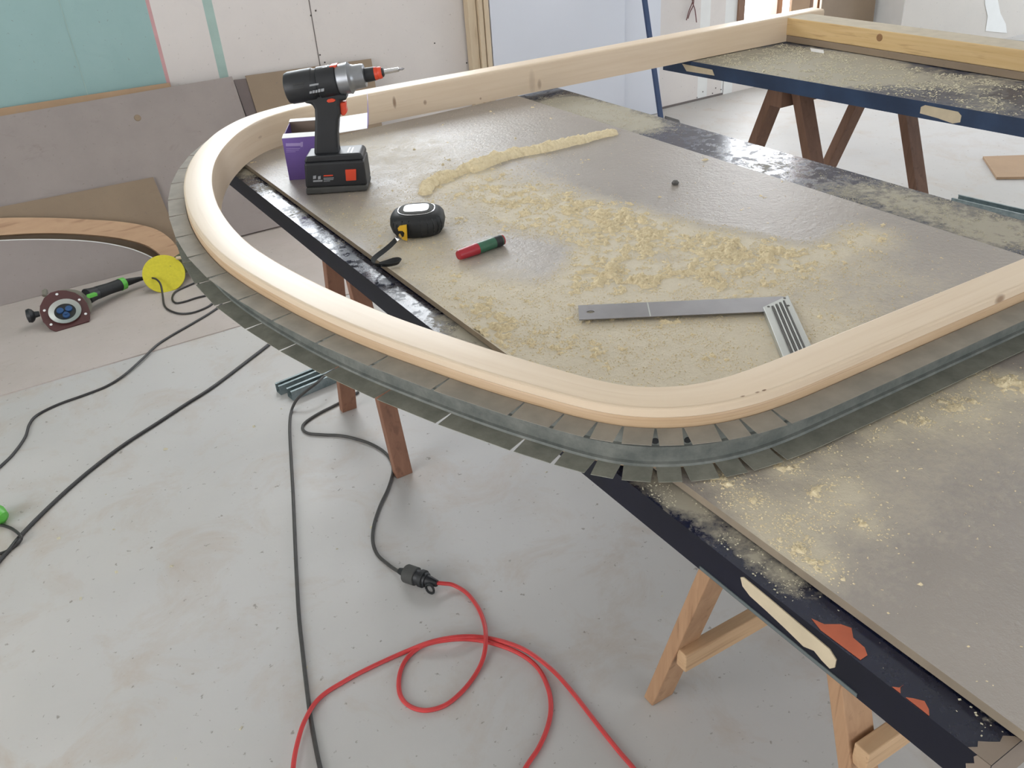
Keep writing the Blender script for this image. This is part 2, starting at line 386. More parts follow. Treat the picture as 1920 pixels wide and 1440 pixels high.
# ------------------------------------------------------------------ leaning sheets at the left
LK = .55; LN = np.array([0, -1., LK]); LN /= np.linalg.norm(LN); LU = np.array([0, LK, 1.]); LU /= np.linalg.norm(LU)
def lean(px, D): return onPl(px[0], px[1], (0, D, 0), LN)
def lean_prism(px, D, th, foot=True):
    pts = [lean(p, D) for p in px]
    b = MB(); b.hexa(pts, [p - LN * th for p in pts]); return b
def foot(X, D, z=ZF + .001): return np.array([X, D + z * LK, z])
def lean_poly(P, D, th):
    b = MB(); b.hexa(P, [p - LN * th for p in P]); return b
D = 3.79
P = [foot(-.9, D, .012), foot(.955, D, .012)] + [lean((435, 143), D), lean((0, 218), D), lean((-260, 262), D)]
tag(lean_poly(P, D, .015).build('plywood_sheet', M['grey_sheet']), 'big scuffed grey sheet leaning on the green wall, tallest of the leaning stack at left', 'sheet')
k = lean((258, 221), D); bb = MB(); bb.lathe([(0, .014), (.002, .012)], k + LN * .0003, LN, 14)
kk = bb.build('stained_plug', M['hardboard'], bpy.data.objects['plywood_sheet'])
D = 3.812
P = [foot(-.9, D, .02), foot(.66, D, .02), lean((318, 155), D), lean((296, 158), D), lean((0, 203), D), lean((-260, 244), D)]
tag(lean_poly(P, D, .010).build('wooden_board', M['cardboard']), 'brown board behind the big leaning grey sheet, only its top edge showing', 'board')
D = 3.832
P = [foot(1.01, D, .012), foot(1.52, D, .012), lean((696, 110), D), lean((460, 142), D)]
tag(lean_poly(P, D, .006).build('hardboard_sheet', M['hardboard']), 'brown hardboard sheet leaning on the wall behind the drill', 'sheet')
D = 3.842
P = [foot(.98, D, .012), foot(1.10, D, .012), lean((470, 146), D), lean((438, 150), D)]
tag(lean_poly(P, D, .006).build('board_strip', simple('dark_grey_strip', (128, 116, 114), .7)), 'dark grey strip between the big grey sheet and the brown hardboard behind the drill', 'strip')
D = 3.770
P = [foot(-.6, D, .012), lean((345, 470), D), lean((287, 332), D), lean((0, 388), D), lean((-160, 420), D)]
tag(lean_poly(P, D, .005).build('hardboard_sheet', M['hardboard']), 'low brown hardboard sheet leaning on the big grey sheet behind the curved wood', 'sheet')
# arch-shaped wood piece leaning in front
D = 3.755
up = [(-120, 420), (0, 412), (70, 411), (140, 413), (230, 419), (285, 430), (315, 447), (334, 470), (342, 492)]
lo = [(-120, 452), (0, 444), (70, 440), (140, 441), (210, 447), (262, 458), (290, 472), (306, 488), (314, 505)]
U_ = catmull([lean(p, D) for p in up], 5); Lw = catmull([lean(p, D) for p in lo], 5)
b = MB()
for i in range(len(U_) - 1):
    q = [Lw[i], Lw[i + 1], U_[i + 1], U_[i]]; b.hexa(q, [p + LN * .030 for p in q])
bmesh_ = b.build('curved_wood_frame', M['archwood'])
tag(bmesh_, 'light brown curved wooden arch piece leaning above the yellow disc at left', 'wooden arch')
D = 3.735 - .03
arc = [(-120, 458), (0, 451), (60, 449), (130, 450), (190, 455), (240, 465), (275, 478), (300, 492)]
A_ = catmull([lean(p, D) for p in arc], 4)
e_ = A_[-1]; P = [foot(A_[0][0], D), foot(e_[0] + .01, D)] + A_[::-1]
b = MB(); b.hexa(P, [p - LN * .012 for p in P], 0)
rim = [p + LN * .0006 for p in A_]; 
cut = b.build('curved_cut_sheet', M['grey_sheet2'])
tag(cut, 'grey sheet with a curved sawn top edge standing at the wall behind the grinder', 'sheet')
b = MB(); b.tube([p + LN * .0005 for p in A_], .0022, 6); b.build('sawn_edge', M['plaster'], cut); 

# ------------------------------------------------------------------ white door panel, batten, pole at the back
b = MB(); b.box((2.262, 4.10, 0.003), (3.085, 4.145, 2.15)); o = b.build('white_door', M['whitepanel'], bevel=.002)
tag(o, 'plain white door leaf standing against the wall behind the long wooden rail', 'door')
b = MB(); b.box((3.09, 4.115, 0.003), (3.345, 4.160, 2.15)); o = b.build('white_panel', M['whitepanel'], bevel=.002)
tag(o, 'narrow white panel beside the white door leaf, behind the blue pole', 'panel')
t = thing('wooden_batten', 'pale layered wooden batten upright at the left edge of the white door leaf', 'batten', (2.2, 4.11, 0))
b = MB(); b.box((2.150, 4.12, .003), (2.195, 4.165, 2.2)); b.build('back_strip', M['trimwood'], t, .002)
b = MB(); b.box((2.199, 4.105, .003), (2.226, 4.165, 2.2)); b.box((2.230, 4.10, .003), (2.256, 4.165, 2.2)); b.build('front_strip', M['trimwood'], t, .002)
a0 = onZ(1243, 250, .004); a1 = np.array([3.125, 4.085, 1.05])
b = MB(); b.bar(a0 + np.array([0, 0, .0]), a1, (1, 0, 0), .0135, .008)
tag(b.build('steel_pole', M['bluesteel'], bevel=.002), 'thin dark blue metal pole leaning on the white door panels', 'pole')
# wires hanging from the wall
t = thing('hanging_wires', 'two dark red wires hanging out of the wall above the wooden rail', 'wires', onY(1298, -20, YW - .02))
for pp in ([(1302, -40), (1299, 0), (1292, 20), (1287, 38)], [(1300, -40), (1298, 0), (1303, 18), (1306, 42)], [(1303, -30), (1300, 8), (1294, 22), (1290, 35)]):
    b = MB(); b.tube(catmull([onY(*p, YW - .02) for p in pp], 5), .0028, 6); b.build('wire', M['wire'], t, smooth=True)
# sheet of hardboard with rounded corner leaning under the window, boards in front of the window
q = [(4.62, .004), (5.12, .004), (5.12, .43), (5.145, .50), (5.14, 1.25), (4.64, 1.25)]
b = MB(); b.hexa([(x, YW - .06 + (z * .03), z) for x, z in q], [(x, YW - .045 + (z * .03), z) for x, z in q])
tag(b.build('hardboard_sheet', M['hardboard']), 'brown hardboard sheet with rounded side standing right of the window behind the yellow timber', 'sheet')
b = MB(); b.box((4.345, YW - .07, .004), (4.50, YW - .05, 1.3)); tag(b.build('wooden_board', M['cardboard'], bevel=.002), 'upright brown board standing in front of the bright window', 'board')
b = MB(); b.box((4.505, YW - .07, .004), (4.53, YW - .045, 1.3)); tag(b.build('wooden_batten', M['jamb'], bevel=.002), 'thin dark batten right of the upright brown board at the window', 'batten')

# ------------------------------------------------------------------ debris by the pole
def chunk(name, px, z0, h, m, label, cat, seed=1, jag=.3):
    r = random.Random(seed); base = [onZ(x, y, z0) for x, y in px]; c = sum(base) / len(base)
    b = MB(); b.hexa(base, [c + (p - c) * (.75 + r.random() * jag) + np.array([0, 0, h * (.7 + .5 * r.random())]) for p in base])
    return tag(b.build(name, m, bevel=.003), label, cat)
chunk('foam_chunk', [(1186, 240), (1208, 246), (1222, 240), (1206, 226)], ZF, .05, M['foam'], 'crumpled tan scrap lying at the foot of the white door leaf', 'scrap', 3)
chunk('cardboard_piece', [(1246, 240), (1276, 243), (1277, 233), (1244, 226)], .0, .03, M['darkgrey'], 'dark grey cardboard scrap lying right of the blue pole foot', 'scrap', 4, .1)
chunk('wood_offcut', [(1256, 259), (1276, 262), (1282, 248), (1262, 244)], .0, .03, M['foam'], 'tan wood offcut just beyond the table edge right of the blue pole', 'offcut', 5)
chunk('wood_offcut', [(1274, 262), (1296, 266), (1298, 255), (1280, 248)], .0, .035, M['brownwood'], 'dark brown wood offcut beside the tan one beyond the table edge', 'offcut', 6)
# tile and metal profiles on the floor at the right
px = [(1843, 293), (1869, 332), (2010, 330), (1990, 288)]
b = MB(); q = [onZ(*p, .012) for p in px]; b.hexa([p - np.array([0, 0, .011]) for p in q], q)
tag(b.build('board_offcut', M['cardboard'], bevel=.001), 'flat beige board offcut lying on the floor at the right edge', 'board offcut')
def channel(name, a, c, wid, hgt, label, cat='metal profile', m='galv', group=None, th=.0015, z0=.001):
    a = np.array([a[0], a[1], z0]); c = np.array([c[0], c[1], z0]); d = c - a; d /= np.linalg.norm(d); n = np.array([-d[1], d[0], 0.]); up = np.array([0, 0, 1.])
    b = MB(); hw = wid / 2
    prof = [(-hw, hgt), (-hw, 0), (hw, 0), (hw, hgt), (hw - th, hgt), (hw - th, th), (-hw + th, th), (-hw + th, hgt)]
    A = [a + n * x + up * z for x, z in prof]; C_ = [c + n * x + up * z for x, z in prof]
    b.hexa(A, C_); b.bar(a + n * (hw - .004) + up * hgt, c + n * (hw - .004) + up * hgt, n, .004, th / 2); b.bar(a - n * (hw - .004) + up * hgt, c - n * (hw - .004) + up * hgt, n, .004, th / 2)
    return tag(b.build(name, M[m]), label, cat, group)
a0 = onZ(1789, 378, 0); a1 = onZ(1990, 425, 0)
channel('metal_profile', a0[:2], a1[:2], .060, .022, 'galvanised steel channel lying on the floor behind the table at right')

# ------------------------------------------------------------------ doors used as table tops
def door(name, A, ang, L, W, th, zt, mats, label, dustfn, dust_mask_seed=3):
    # A: far left corner (x,y); runs towards -Y turned by ang; width towards +X
    d = np.array([math.sin(ang), -math.cos(ang), 0]); n = np.array([math.cos(ang), math.sin(ang), 0]); A = np.array([A[0], A[1], 0.])
    t = thing(name, label, 'door', (A[0], A[1], zt - th))
    nu, nv = 220, 96; us = np.linspace(0, L, nu); vs = np.linspace(0, W, nv)
    b = MB(); P = [A + d * u + n * v + np.array([0, 0, zt]) for u in us for v in vs]
    F = [(i * nv + j, (i + 1) * nv + j, (i + 1) * nv + j + 1, i * nv + j + 1) for i in range(nu - 1) for j in range(nv - 1)]
    b.add(P, F, 0); n0 = len(b.v)
    c = [A, A + d * L, A + d * L + n * W, A + n * W]; zb = np.array([0, 0, zt - th]); zz = np.array([0, 0, zt])
    for i, m in ((0, 1), (1, 2), (2, 1), (3, 2)):
        a_, c_ = c[i], c[(i + 1) % 4]; b.add([a_ + zb, c_ + zb, c_ + zz, a_ + zz], [(0, 1, 2, 3)], m)
    b.add([k + zb for k in c], [(0, 3, 2, 1)], 1)
    o = b.build('door_leaf', mats, t)
    at = o.data.attributes.new('dust', 'FLOAT', 'POINT'); V = np.zeros(len(b.v)); PP = np.array(P); V[:n0] = dustfn(PP[:, 0], PP[:, 1]); at.data.foreach_set('value', V.astype(np.float32))
    return t, d, n, A
def blobs(lst, z):
    out = []
    for (x, y, r, h) in lst: p = onZ(x, y, z); out.append((p[0], p[1], r, h))
    return out
def field(bl, X, Y):
    f = np.zeros_like(X)
    for (x, y, r, h) in bl: f = f + h * np.exp(-((X - x) ** 2 + (Y - y) ** 2) / (r * r))
    return f
ZD = T - .012
B1 = blobs([(1060, 195, .10, 1.2), (1130, 215, .10, 1.2), (1200, 235, .08, .9), (1370, 300, .05, .15), (1450, 310, .06, .4), (1560, 350, .08, .35), (1650, 365, .09, .42), (1740, 390, .10, .46), (1840, 425, .10, .44), (1910, 440, .1, .44), (520, 350, .05, .5), (640, 450, .03, .3),
            (470, 320, .06, .8), (560, 400, .035, .35), (830, 600, .04, .5), (880, 625, .035, .9), (930, 660, .05, 1.1), (1210, 885, .03, .4), (1260, 915, .03, .9), (1300, 945, .028, .8), (1350, 985, .026, .62), (1400, 1022, .026, .6), (1450, 1060, .026, .6), (1500, 1098, .022, .5), (1560, 1180, .012, .2), (1850, 1340, .02, .3)], ZD)
DA = math.radians(1.6)
t1, d1, n1, A1 = door('painted_door', (.447, 2.27), DA, 2.07, 1.03, .042, ZD, [M['navy'], M['navy_side'], M['navy_end']],
    'navy painted door leaf laid flat on sawhorses as the near work table', lambda X, Y: field(B1, X, Y))
# filler patch and chipped paint on the near door
zs = np.array([0, 0, 1.])
def side_patch(name, uv, m, tA, dA, nA, AA, zt, par, th=.0012, onTop=False):
    out = []
    for u, v in uv:
        p = AA + dA * u
        out.append(p + (nA * v + zs * (zt + .0002) if onTop else zs * (zt - v)))
    b = MB(); nn = zs if onTop else -nA
    b.hexa(out, [p + nn * th for p in out]); return b.build(name, m, par)
def uOf(px, z, A, d):      # distance along the door edge for a photo point
    p = onZ(*px, z); return float((p - A)[:2] @ d[:2])
u0 = uOf((1388, 1092), ZD - .015, A1, d1); u1 = uOf((1562, 1240), ZD - .015, A1, d1)
LU_ = u1 - u0; E1 = [(u0 + f * LU_, v) for f, v in ((0, .008), (.03, .005), (.3, .006), (.6, .008), (.93, .010), (1, .016), (1, .026), (.96, .032), (.88, .030), (.80, .026), (.70, .031), (.5, .027), (.3, .024), (.12, .022), (.03, .017))]
side_patch('cream_filler_patch', E1, M['putty'], None, d1, n1, A1, ZD, t1)
ua = uOf((1518, 1163), ZD, A1, d1); ub = uOf((1622, 1232), ZD, A1, d1); L_ = ub - ua
side_patch('orange_paint_chip', [(ua, .006), (ua + L_ * .25, .002), (ub, .003), (ub, .012), (ub - L_ * .12, .017), (ub - L_ * .35, .018), (ub - L_ * .5, .026), (ua + L_ * .35, .022), (ua + L_ * .2, .010)], M['orange'], None, d1, n1, A1, ZD, t1, .0006, True)
for a_, c_ in (((1682, 1282), (1700, 1292)), ((1710, 1300), (1752, 1335))):
    ua = uOf(a_, ZD, A1, d1); ub = uOf(c_, ZD, A1, d1)
    side_patch('orange_paint_chip', [(ua, .001), (ub, .001), (ub - .004, .006), ((ua + ub) / 2, .010), (ua + .004, .005)], M['orange'], None, d1, n1, A1, ZD, t1, .0006, True)
side_patch('worn_corner', [(2.058, 0.0), (2.0695, 0.0), (2.0695, .041), (2.050, .041), (2.053, .035), (2.049, .030), (2.054, .024), (2.052, .017), (2.058, .010), (2.056, .004)], M['navy_end'], None, d1, n1, A1, ZD, t1, .0006)
side_patch('worn_corner', [(2.050, .0), (2.054, .006), (2.051, .011), (2.056, .017), (2.061, .024), (2.059, .031), (2.0645, .038), (2.0695, .040), (2.0695, 0)], M['navy_end'], None, d1, n1, A1, ZD, t1, .0006, True)
b = MB()
ug = uOf((1300, 1060), ZD - .03, A1, d1)
b.hexa([A1 + d1 * u + n1 * v + zs * (ZD - .0405) for u, v in ((ug, .03), (1.95, .03), (1.95, -.001), (ug, -.001))], [A1 + d1 * u + n1 * v + zs * (ZD - .036) for u, v in ((ug, .03), (1.95, .03), (1.95, -.001), (ug, -.001))])
b.build('grey_lower_edge', M['grey_under'], t1)

# grey board on the near door
LB = 2.07
BA = np.array([.4870, 2.235, 0.]); bang = math.radians(1.57); bd = np.array([math.sin(bang), -math.cos(bang), 0]); bn = np.array([math.cos(bang), math.sin(bang), 0])
WB = .828
DB = blobs([(700, 420, .09, .25), (860, 340, .10, .5), (950, 370, .13, .75), (1050, 400, .13, .75), (1150, 420, .12, .8), (1240, 440, .12, .9), (1350, 460, .10, .8), (1450, 480, .10, .8), (1560, 470, .08, .5), (1620, 440, .06, .9),
            (1120, 490, .07, 1.), (1110, 530, .05, 1.), (1200, 520, .06, .9), (1300, 520, .08, .8), (1420, 520, .07, .6), (760, 470, .07, .5), (830, 530, .08, .45), (900, 580, .08, .5), (930, 620, .06, .8), (1000, 620, .09, .5),
            (1100, 640, .11, .2), (1200, 650, .11, .25), (1300, 640, .11, .2), (1400, 630, .10, .2), (1550, 600, .08, .2), (1600, 540, .1, .2), (1250, 600, .08, .2), (1000, 550, .08, .2),
            (1350, 895, .022, .8), (1470, 872, .025, .9), (1550, 850, .02, .5), (1640, 812, .02, .7), (1720, 785, .025, .9), (1790, 760, .03, 1.0), (1860, 722, .03, 1.1), (1910, 720, .03, 1.), (1400, 935, .026, .72), (1445, 985, .030, .75), (1500, 1030, .030, .7), (1540, 1065, .022, .6), (1580, 918, .028, .72), (1530, 960, .03, .4), (1630, 985, .02, .45),
            (820, 345, .03, .9), (900, 320, .04, .6), (1000, 290, .04, .5)], T)
NEG = blobs([(960, 490, .05, .9), (1010, 480, .06, .7), (930, 460, .04, .6), (1380, 380, .18, .8), (1300, 330, .15, .8), (1180, 330, .08, .5), (1250, 490, .05, .5), (1500, 440, .05, .5), (700, 480, .05, .3), (780, 540, .04, .3)], T)
FB = blobs([(620, 280, .20, .35), (760, 300, .20, .35), (650, 400, .12, .35), (800, 430, .15, .3), (760, 500, .12, .4), (880, 560, .12, .5), (1000, 640, .16, .6), (1150, 640, .16, .6), (1300, 650, .16, .6), (1420, 640, .12, .5), (1550, 620, .12, .3), (1700, 530, .14, .25), (1600, 900, .12, .25), (1500, 1000, .10, .25), (1700, 800, .12, .3), (1850, 760, .10, .4)], T)
def dens(X, Y): return np.clip(field(DB, X, Y) - field(NEG, X, Y), 0, 1.6)
nu, nv = 430, 172; us = np.linspace(0, LB, nu); vs = np.linspace(0, WB, nv); UU, VV = np.meshgrid(us, vs, indexing='ij')
PX = BA[0] + bd[0] * UU + bn[0] * VV; PY = BA[1] + bd[1] * UU + bn[1] * VV
b = MB(); P = np.stack([PX, PY, np.full_like(PX, T)], -1).reshape(-1, 3)
F = [(i * nv + j, (i + 1) * nv + j, (i + 1) * nv + j + 1, i * nv + j + 1) for i in range(nu - 1) for j in range(nv - 1)]
b.add(P, F, 0); n0 = len(b.v); TB = .010
c = [BA, BA + bd * LB, BA + bd * LB + bn * WB, BA + bn * WB]
for i in range(4):
    a_, c_ = c[i], c[(i + 1) % 4]; b.add([a_ + zs * (T - TB), c_ + zs * (T - TB), c_ + zs * T, a_ + zs * T], [(0, 1, 2, 3)], 1)
b.add([k + zs * (T - TB) for k in c], [(0, 3, 2, 1)], 1)
bo = b.build('grey_board', [M['board'], M['board_edge']], origin=(BA[0], BA[1], T - TB))
at = bo.data.attributes.new('dust', 'FLOAT', 'POINT'); V = np.zeros(len(b.v)); V[:n0] = (np.clip(field(FB, PX, PY), 0, .7) + dens(PX, PY) * .9).ravel(); at.data.foreach_set('value', V.astype(np.float32))
tag(bo, 'grey beige board covered in sawdust lying on the near navy door', 'board')

# second door with yellow timber
B2 = blobs([(1400, 110, .2, 1.0), (1500, 120, .2, 1.1), (1600, 125, .18, 1.0), (1560, 150, .1, .7), (1700, 150, .12, .5), (1800, 160, .12, .35), (1880, 150, .12, .5), (1850, 195, .1, .5)], T)
D2A = math.radians(6.0)
M['blue_top'] = mat_navy('blue_door_top_paint', .55, (44, 50, 66), .3)
M['blue_top'].node_tree.nodes['Principled BSDF'].inputs['Specular IOR Level'].default_value = .35
t2, d2, n2, A2 = door('painted_door', (1.932, 2.36), D2A, 2.05, .80, .042, T - .002, [M['blue_top'], M['blue_side'], M['blue_side']],
    'dusty blue painted door leaf laid flat on the far sawhorse behind the frame', lambda X, Y: field(B2, X, Y))
u0 = uOf((1284, 122), T - .02, A2, d2); u1 = uOf((1329, 135), T - .02, A2, d2)
side_patch('bare_wood_patch', [(max(.01, u0), .012), (u1, .014), (u1 + .01, .030), (max(.01, u0) + .02, .032)], M['putty'], None, d2, n2, A2, T - .002, t2)
u0 = uOf((1722, 205), T - .02, A2, d2); u1 = uOf((1800, 218), T - .02, A2, d2)
side_patch('bare_wood_patch', [(u0, .014), (u0 + .01, .008), (u1 - .01, .010), (u1, .018), (u1, .034), (u0 + .09, .040), (u0 + .05, .034), (u0, .030)], M['putty'], None, d2, n2, A2, T - .002, t2)
q = [onZ(*p, T) for p in [(1519, 90), (1521, 95), (1545, 99), (1544, 94)]]
b = MB(); b.hexa([p - zs * .002 for p in q], [p + zs * .0005 for p in q]); b.build('white_spot', M['white'], t2)  # small flat white patch on the door top
# yellow timber with a brown lath under it
yb0 = 2.232; t = thing('timber_beam', 'yellow square timber lying on the far blue door against the frame end', 'timber', (2.37, 1.6, T))
tb = math.radians(1.5); td = np.array([math.sin(tb), -math.cos(tb), 0]); tn = np.array([math.cos(tb), math.sin(tb), 0]); TA = np.array([2.338, yb0, 0.])
def tbox(u0, u1, v0, v1, z0, z1, m, name, bev=.003):
    q = [TA + td * u + tn * v for u, v in ((u0, v0), (u1, v0), (u1, v1), (u0, v1))]
    b = MB(); b.hexa([p + zs * z0 for p in q], [p + zs * z1 for p in q]); b.mi[1] = 1; return b.build(name, [m, M['dust_top']], t, bev)
tbox(0, 1.5, 0, .095, T + .021, T + .076, M['timber'], 'beam'); tbox(0, 1.5, .002, .09, T, T + .020, M['hardboard'], 'lower_lath', .001)
kp = TA + td * .37 + zs * (T + .055); b = MB(); b.lathe([(0, .011), (.001, .009)], kp - tn * .0001, -tn, 16); b.build('knot', simple('pale_knot', (150, 112, 74), .7, 0, .25, 60), t)

# ------------------------------------------------------------------ sawhorses
def sawhorse(name, label, x0, x1, yc, ztop, spread, m, mr, rails=(), lw=.046, lt=.026, legx=0.03):
    t = thing(name, label, 'sawhorse', ((x0 + x1) / 2, yc, 0))
    zb = ztop - .062
    b = MB(); b.box((x0, yc - .024, zb), (x1, yc + .024, ztop)); b.build('top_beam', m, t, .002)
    for lx in (x0 + legx, x1 - legx - lw):
        for s in (-1, 1):
            b = MB(); ya = yc + s * .040; yf = yc + s * spread; h = lt / 2
            b.hexa([(lx, yf - h, 0), (lx + lw, yf - h, 0), (lx + lw, yf + h, 0), (lx, yf + h, 0)],
                   [(lx, ya - h, ztop - .004), (lx + lw, ya - h, ztop - .004), (lx + lw, ya + h, ztop - .004), (lx, ya + h, ztop - .004)])
            b.build('leg', m, t, .002)
    for (z, s, th) in rails:
        k = 1 - z / ztop; yy = yc + s * (.040 + (spread - .040) * k) + s * 0; off = -(lt / 2 + .013)
        b = MB(); b.bar((x0 + legx + .004, yy + off, z), (x1 - legx - .004, yy + off, z), (0, 0, 1), th, .012); b.build('rail', mr, t, .002)
    return t
sawhorse('sawhorse', 'reddish brown wooden sawhorse under the far end of the near table', .58, 1.28, 2.0, ZD - .043, .195, M['horse_red'], M['horse_red'])
sawhorse('sawhorse', 'light brown wooden sawhorse with pale rails under the near end of the table', .685, 1.30, .62, ZD - .043, .255, M['horse'], M['horse_pale'], [(.188, 1, .02), (.335, -1, .02)], lw=.05)
sawhorse('sawhorse', 'dark brown wooden sawhorse under the far blue door', 2.03, 2.58, 1.95, T - .045, .32, M['horse_dark'], M['horse_dark'], lw=.055, lt=.032)
b = None

# ------------------------------------------------------------------ the curved wooden frame
INN = [(2.50, 2.218), (2.1, 2.232), (1.72, 2.240), (1.26, 2.258), (.90, 2.277), (.74, 2.276), (.65, 2.268), (.568, 2.236), (.502, 2.176), (.454, 2.108), (.413, 2.034), (.380, 1.958), (.351, 1.870), (.328, 1.775), (.310, 1.665), (.301, 1.548), (.302, 1.440), (.312, 1.350), (.329, 1.255), (.354, 1.146),
       (.387, 1.034), (.422, .938), (.454, .857), (.486, .785), (.514, .727), (.542, .690), (.580, .664), (.625, .650), (.68, .6445), (.76, .6435), (.92, .643), (1.18, .642), (1.7, .640), (2.45, .638)]
C2 = catmull([(x, y, 0) for x, y in INN], 10); C2, SL = resample([p[:2] for p in C2], .008)
def normals(C):
    t = np.gradient(C, axis=0); t /= np.linalg.norm(t, axis=1)[:, None]; return np.stack([t[:, 1], -t[:, 0]], 1)
NRM = normals(C2)
for _ in range(12): NRM[1:-1] = (NRM[:-2] + NRM[1:-1] * 2 + NRM[2:]) / 4
NRM /= np.linalg.norm(NRM, axis=1)[:, None]
if np.dot(NRM[len(NRM) // 2], [-1, 0]) < 0: NRM = -NRM      # outward
# width of the rail: a little wider along the back
_y = C2[:, 1]; WF = np.interp(_y, [.64, .66, .74, .80, 1.1, 2.0, 2.3], [1.02, .95, .92, .98, 1.03, 1.05, 1.10]) * np.where((C2[:, 0] < .62) | (_y > 1), 1, 1); WF = np.where((_y < .66) & (C2[:, 0] > .5), np.interp(C2[:, 0], [.5, .56, .68], [.92, .95, 1.02]), WF)
for _ in range(20): WF[1:-1] = (WF[:-2] + WF[1:-1] * 2 + WF[2:]) / 4
FH = .080
prof = [(0, .0), (0, FH - .008), (.0015, FH - .003), (.006, FH), (.0500, FH), (.0535, FH - .0025), (.0545, FH - .011), (.0530, FH - .0125), (.0545, FH - .0145), (.0555, FH - .020), (.0555, 0)]
t = None
b = MB(); n = len(C2); m_ = len(prof); vs = []; 
for i in range(n):
    for (o_, z) in prof: p = C2[i] + NRM[i] * o_ * WF[i]; vs.append((p[0], p[1], T + .0005 + z))
fs = [(i * m_ + k, (i + 1) * m_ + k, (i + 1) * m_ + (k + 1) % m_, i * m_ + (k + 1) % m_) for i in range(n - 1) for k in range(m_)]
fs += [tuple(range(m_)), tuple(range((n - 1) * m_, n * m_))[::-1]]
b.add(vs, fs)
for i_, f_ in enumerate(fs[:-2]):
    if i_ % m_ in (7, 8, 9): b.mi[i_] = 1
# find u (length) of features for knots
def sAt(x, y): return float(SL[np.argmin((C2[:, 0] - x) ** 2 + (C2[:, 1] - y) ** 2)])
plen = np.r_[0, np.cumsum([math.dist(prof[k], prof[(k + 1) % m_]) for k in range(m_)])]
kn = []
for px, z, ru, rv, st in [((745, 192), .045, .006, .018, .75), ((805, 200), .03, .006, .008, .6), ((1000, 148), .03, .012, .04, .22), ((1012, 160), .02, .008, .016, .45), ((463, 243), .04, .01, .004, .3), ((905, 182), .012, .004, .004, .6)]:
    p = onY(px[0], px[1], 2.25); kn.append((sAt(p[0], p[1]), z, ru, rv, st))
p = onZ(1868, 562, T + .07); kn.append((sAt(p[0], p[1]), FH + .0555, .012, .008, .7))
for px in [(1416, 756), (1430, 749), (1442, 744), (1450, 742)]:
    p = onZ(*px, T + .08); kn.append((sAt(p[0], p[1]), FH + .046, .003, .0015, .8))
M['frame'] = mat_wood('fresh_spruce', (226, 206, 181), (219, 197, 170), (202, 172, 140), (1.6, 26, 1), 'UV', kn, .38, .22)
M['frame_ply_bounce'] = mat_wood('spruce_side_bounce', (204, 176, 144), (188, 158, 124), (158, 122, 88), (1.6, 60, 1), 'UV', (), .5, .5)  # darker side plies; the tan also has bounced light put into the colour
fr = b.build('curved_wooden_frame', [M['frame'], M['frame_ply_bounce']], origin=(.3, 1.45, T), smooth=True)
wn = fr.modifiers.new('weighted', 'WEIGHTED_NORMAL'); wn.weight = 100; wn.keep_sharp = True
me = fr.data; uvl = me.uv_layers.new(name='UVMap')
for pl in me.polygons:
    ks = [me.loops[li].vertex_index % m_ for li in pl.loop_indices]; wrap = (m_ - 1 in ks and 0 in ks)
    for li in pl.loop_indices:
        vi = me.loops[li].vertex_index; k_ = vi % m_; uvl.data[li].uv = (SL[vi // m_], plen[k_] if not (wrap and k_ == 0) else plen[m_])
tag(fr, 'large bent pale spruce frame shaped like a rounded arch, lying across both doors', 'wooden frame')

# ------------------------------------------------------------------ slit steel track bent round the frame
SLIT = [(.34, 2.141), (.307, 2.047), (.282, 1.942), (.261, 1.836), (.245, 1.73), (.235, 1.612), (.230, 1.50), (.237, 1.393), (.251, 1.281), (.27, 1.178), (.298, 1.074), (.326, .964), (.366, .863), (.409, .758), (.433, .707), (.458, .671), (.482, .647), (.509, .624), (.54, .605), (.572, .591), (.607, .581), (.65, .573)]
OUTW = C2 + NRM * (.0555 * WF + .0008)[:, None]
def nearest(x, y): return int(np.argmin((OUTW[:, 0] - x) ** 2 + (OUTW[:, 1] - y) ** 2))
OUTC, OS = resample(OUTW, .006); ON = normals(OUTC)
for _ in range(6): ON[1:-1] = (ON[:-2] + ON[1:-1] * 2 + ON[2:]) / 4
ON /= np.linalg.norm(ON, axis=1)[:, None]
if np.dot(ON[len(ON) // 2], [-1, 0]) < 0: ON = -ON
def no(x, y): return int(np.argmin((OUTC[:, 0] - x) ** 2 + (OUTC[:, 1] - y) ** 2))
i0 = no(.62, 2.33); iN = no(2.1, .58)
cuts = [i0] + [no(.40, 2.25)] + [no(x, y) for x, y in SLIT] + [iN]
cuts = sorted(set(cuts))
tr = thing('steel_track', 'slit galvanised steel track bent around the outside of the wooden frame', 'steel track', (.24, 1.45, T))
ZU = T + .0560; ZL = T + .0065; FW = .033; th = .0008
# web with two ribs
pw = [(.0, ZU), (.0, ZU - .012), (.0, ZU - .0215), (.0035, ZU - .0225), (.0035, ZU - .0285), (.0, ZU - .0295), (.0, ZL + .0045), (.0035, ZL + .003), (.0045, ZL)]
pw = pw + [(o_ - th, z) for o_, z in pw[::-1]]
vs = []; m2 = len(pw); idx = list(range(i0, iN + 1))
for i in idx:
    for o_, z in pw: p = OUTC[i] + ON[i] * (o_ + .001); vs.append((p[0], p[1], z))
b = MB(); b.add(vs, [(i * m2 + k, (i + 1) * m2 + k, (i + 1) * m2 + (k + 1) % m2, i * m2 + (k + 1) % m2) for i in range(len(idx) - 1) for k in range(m2)])
b.build('web', M['galv_web'], tr)
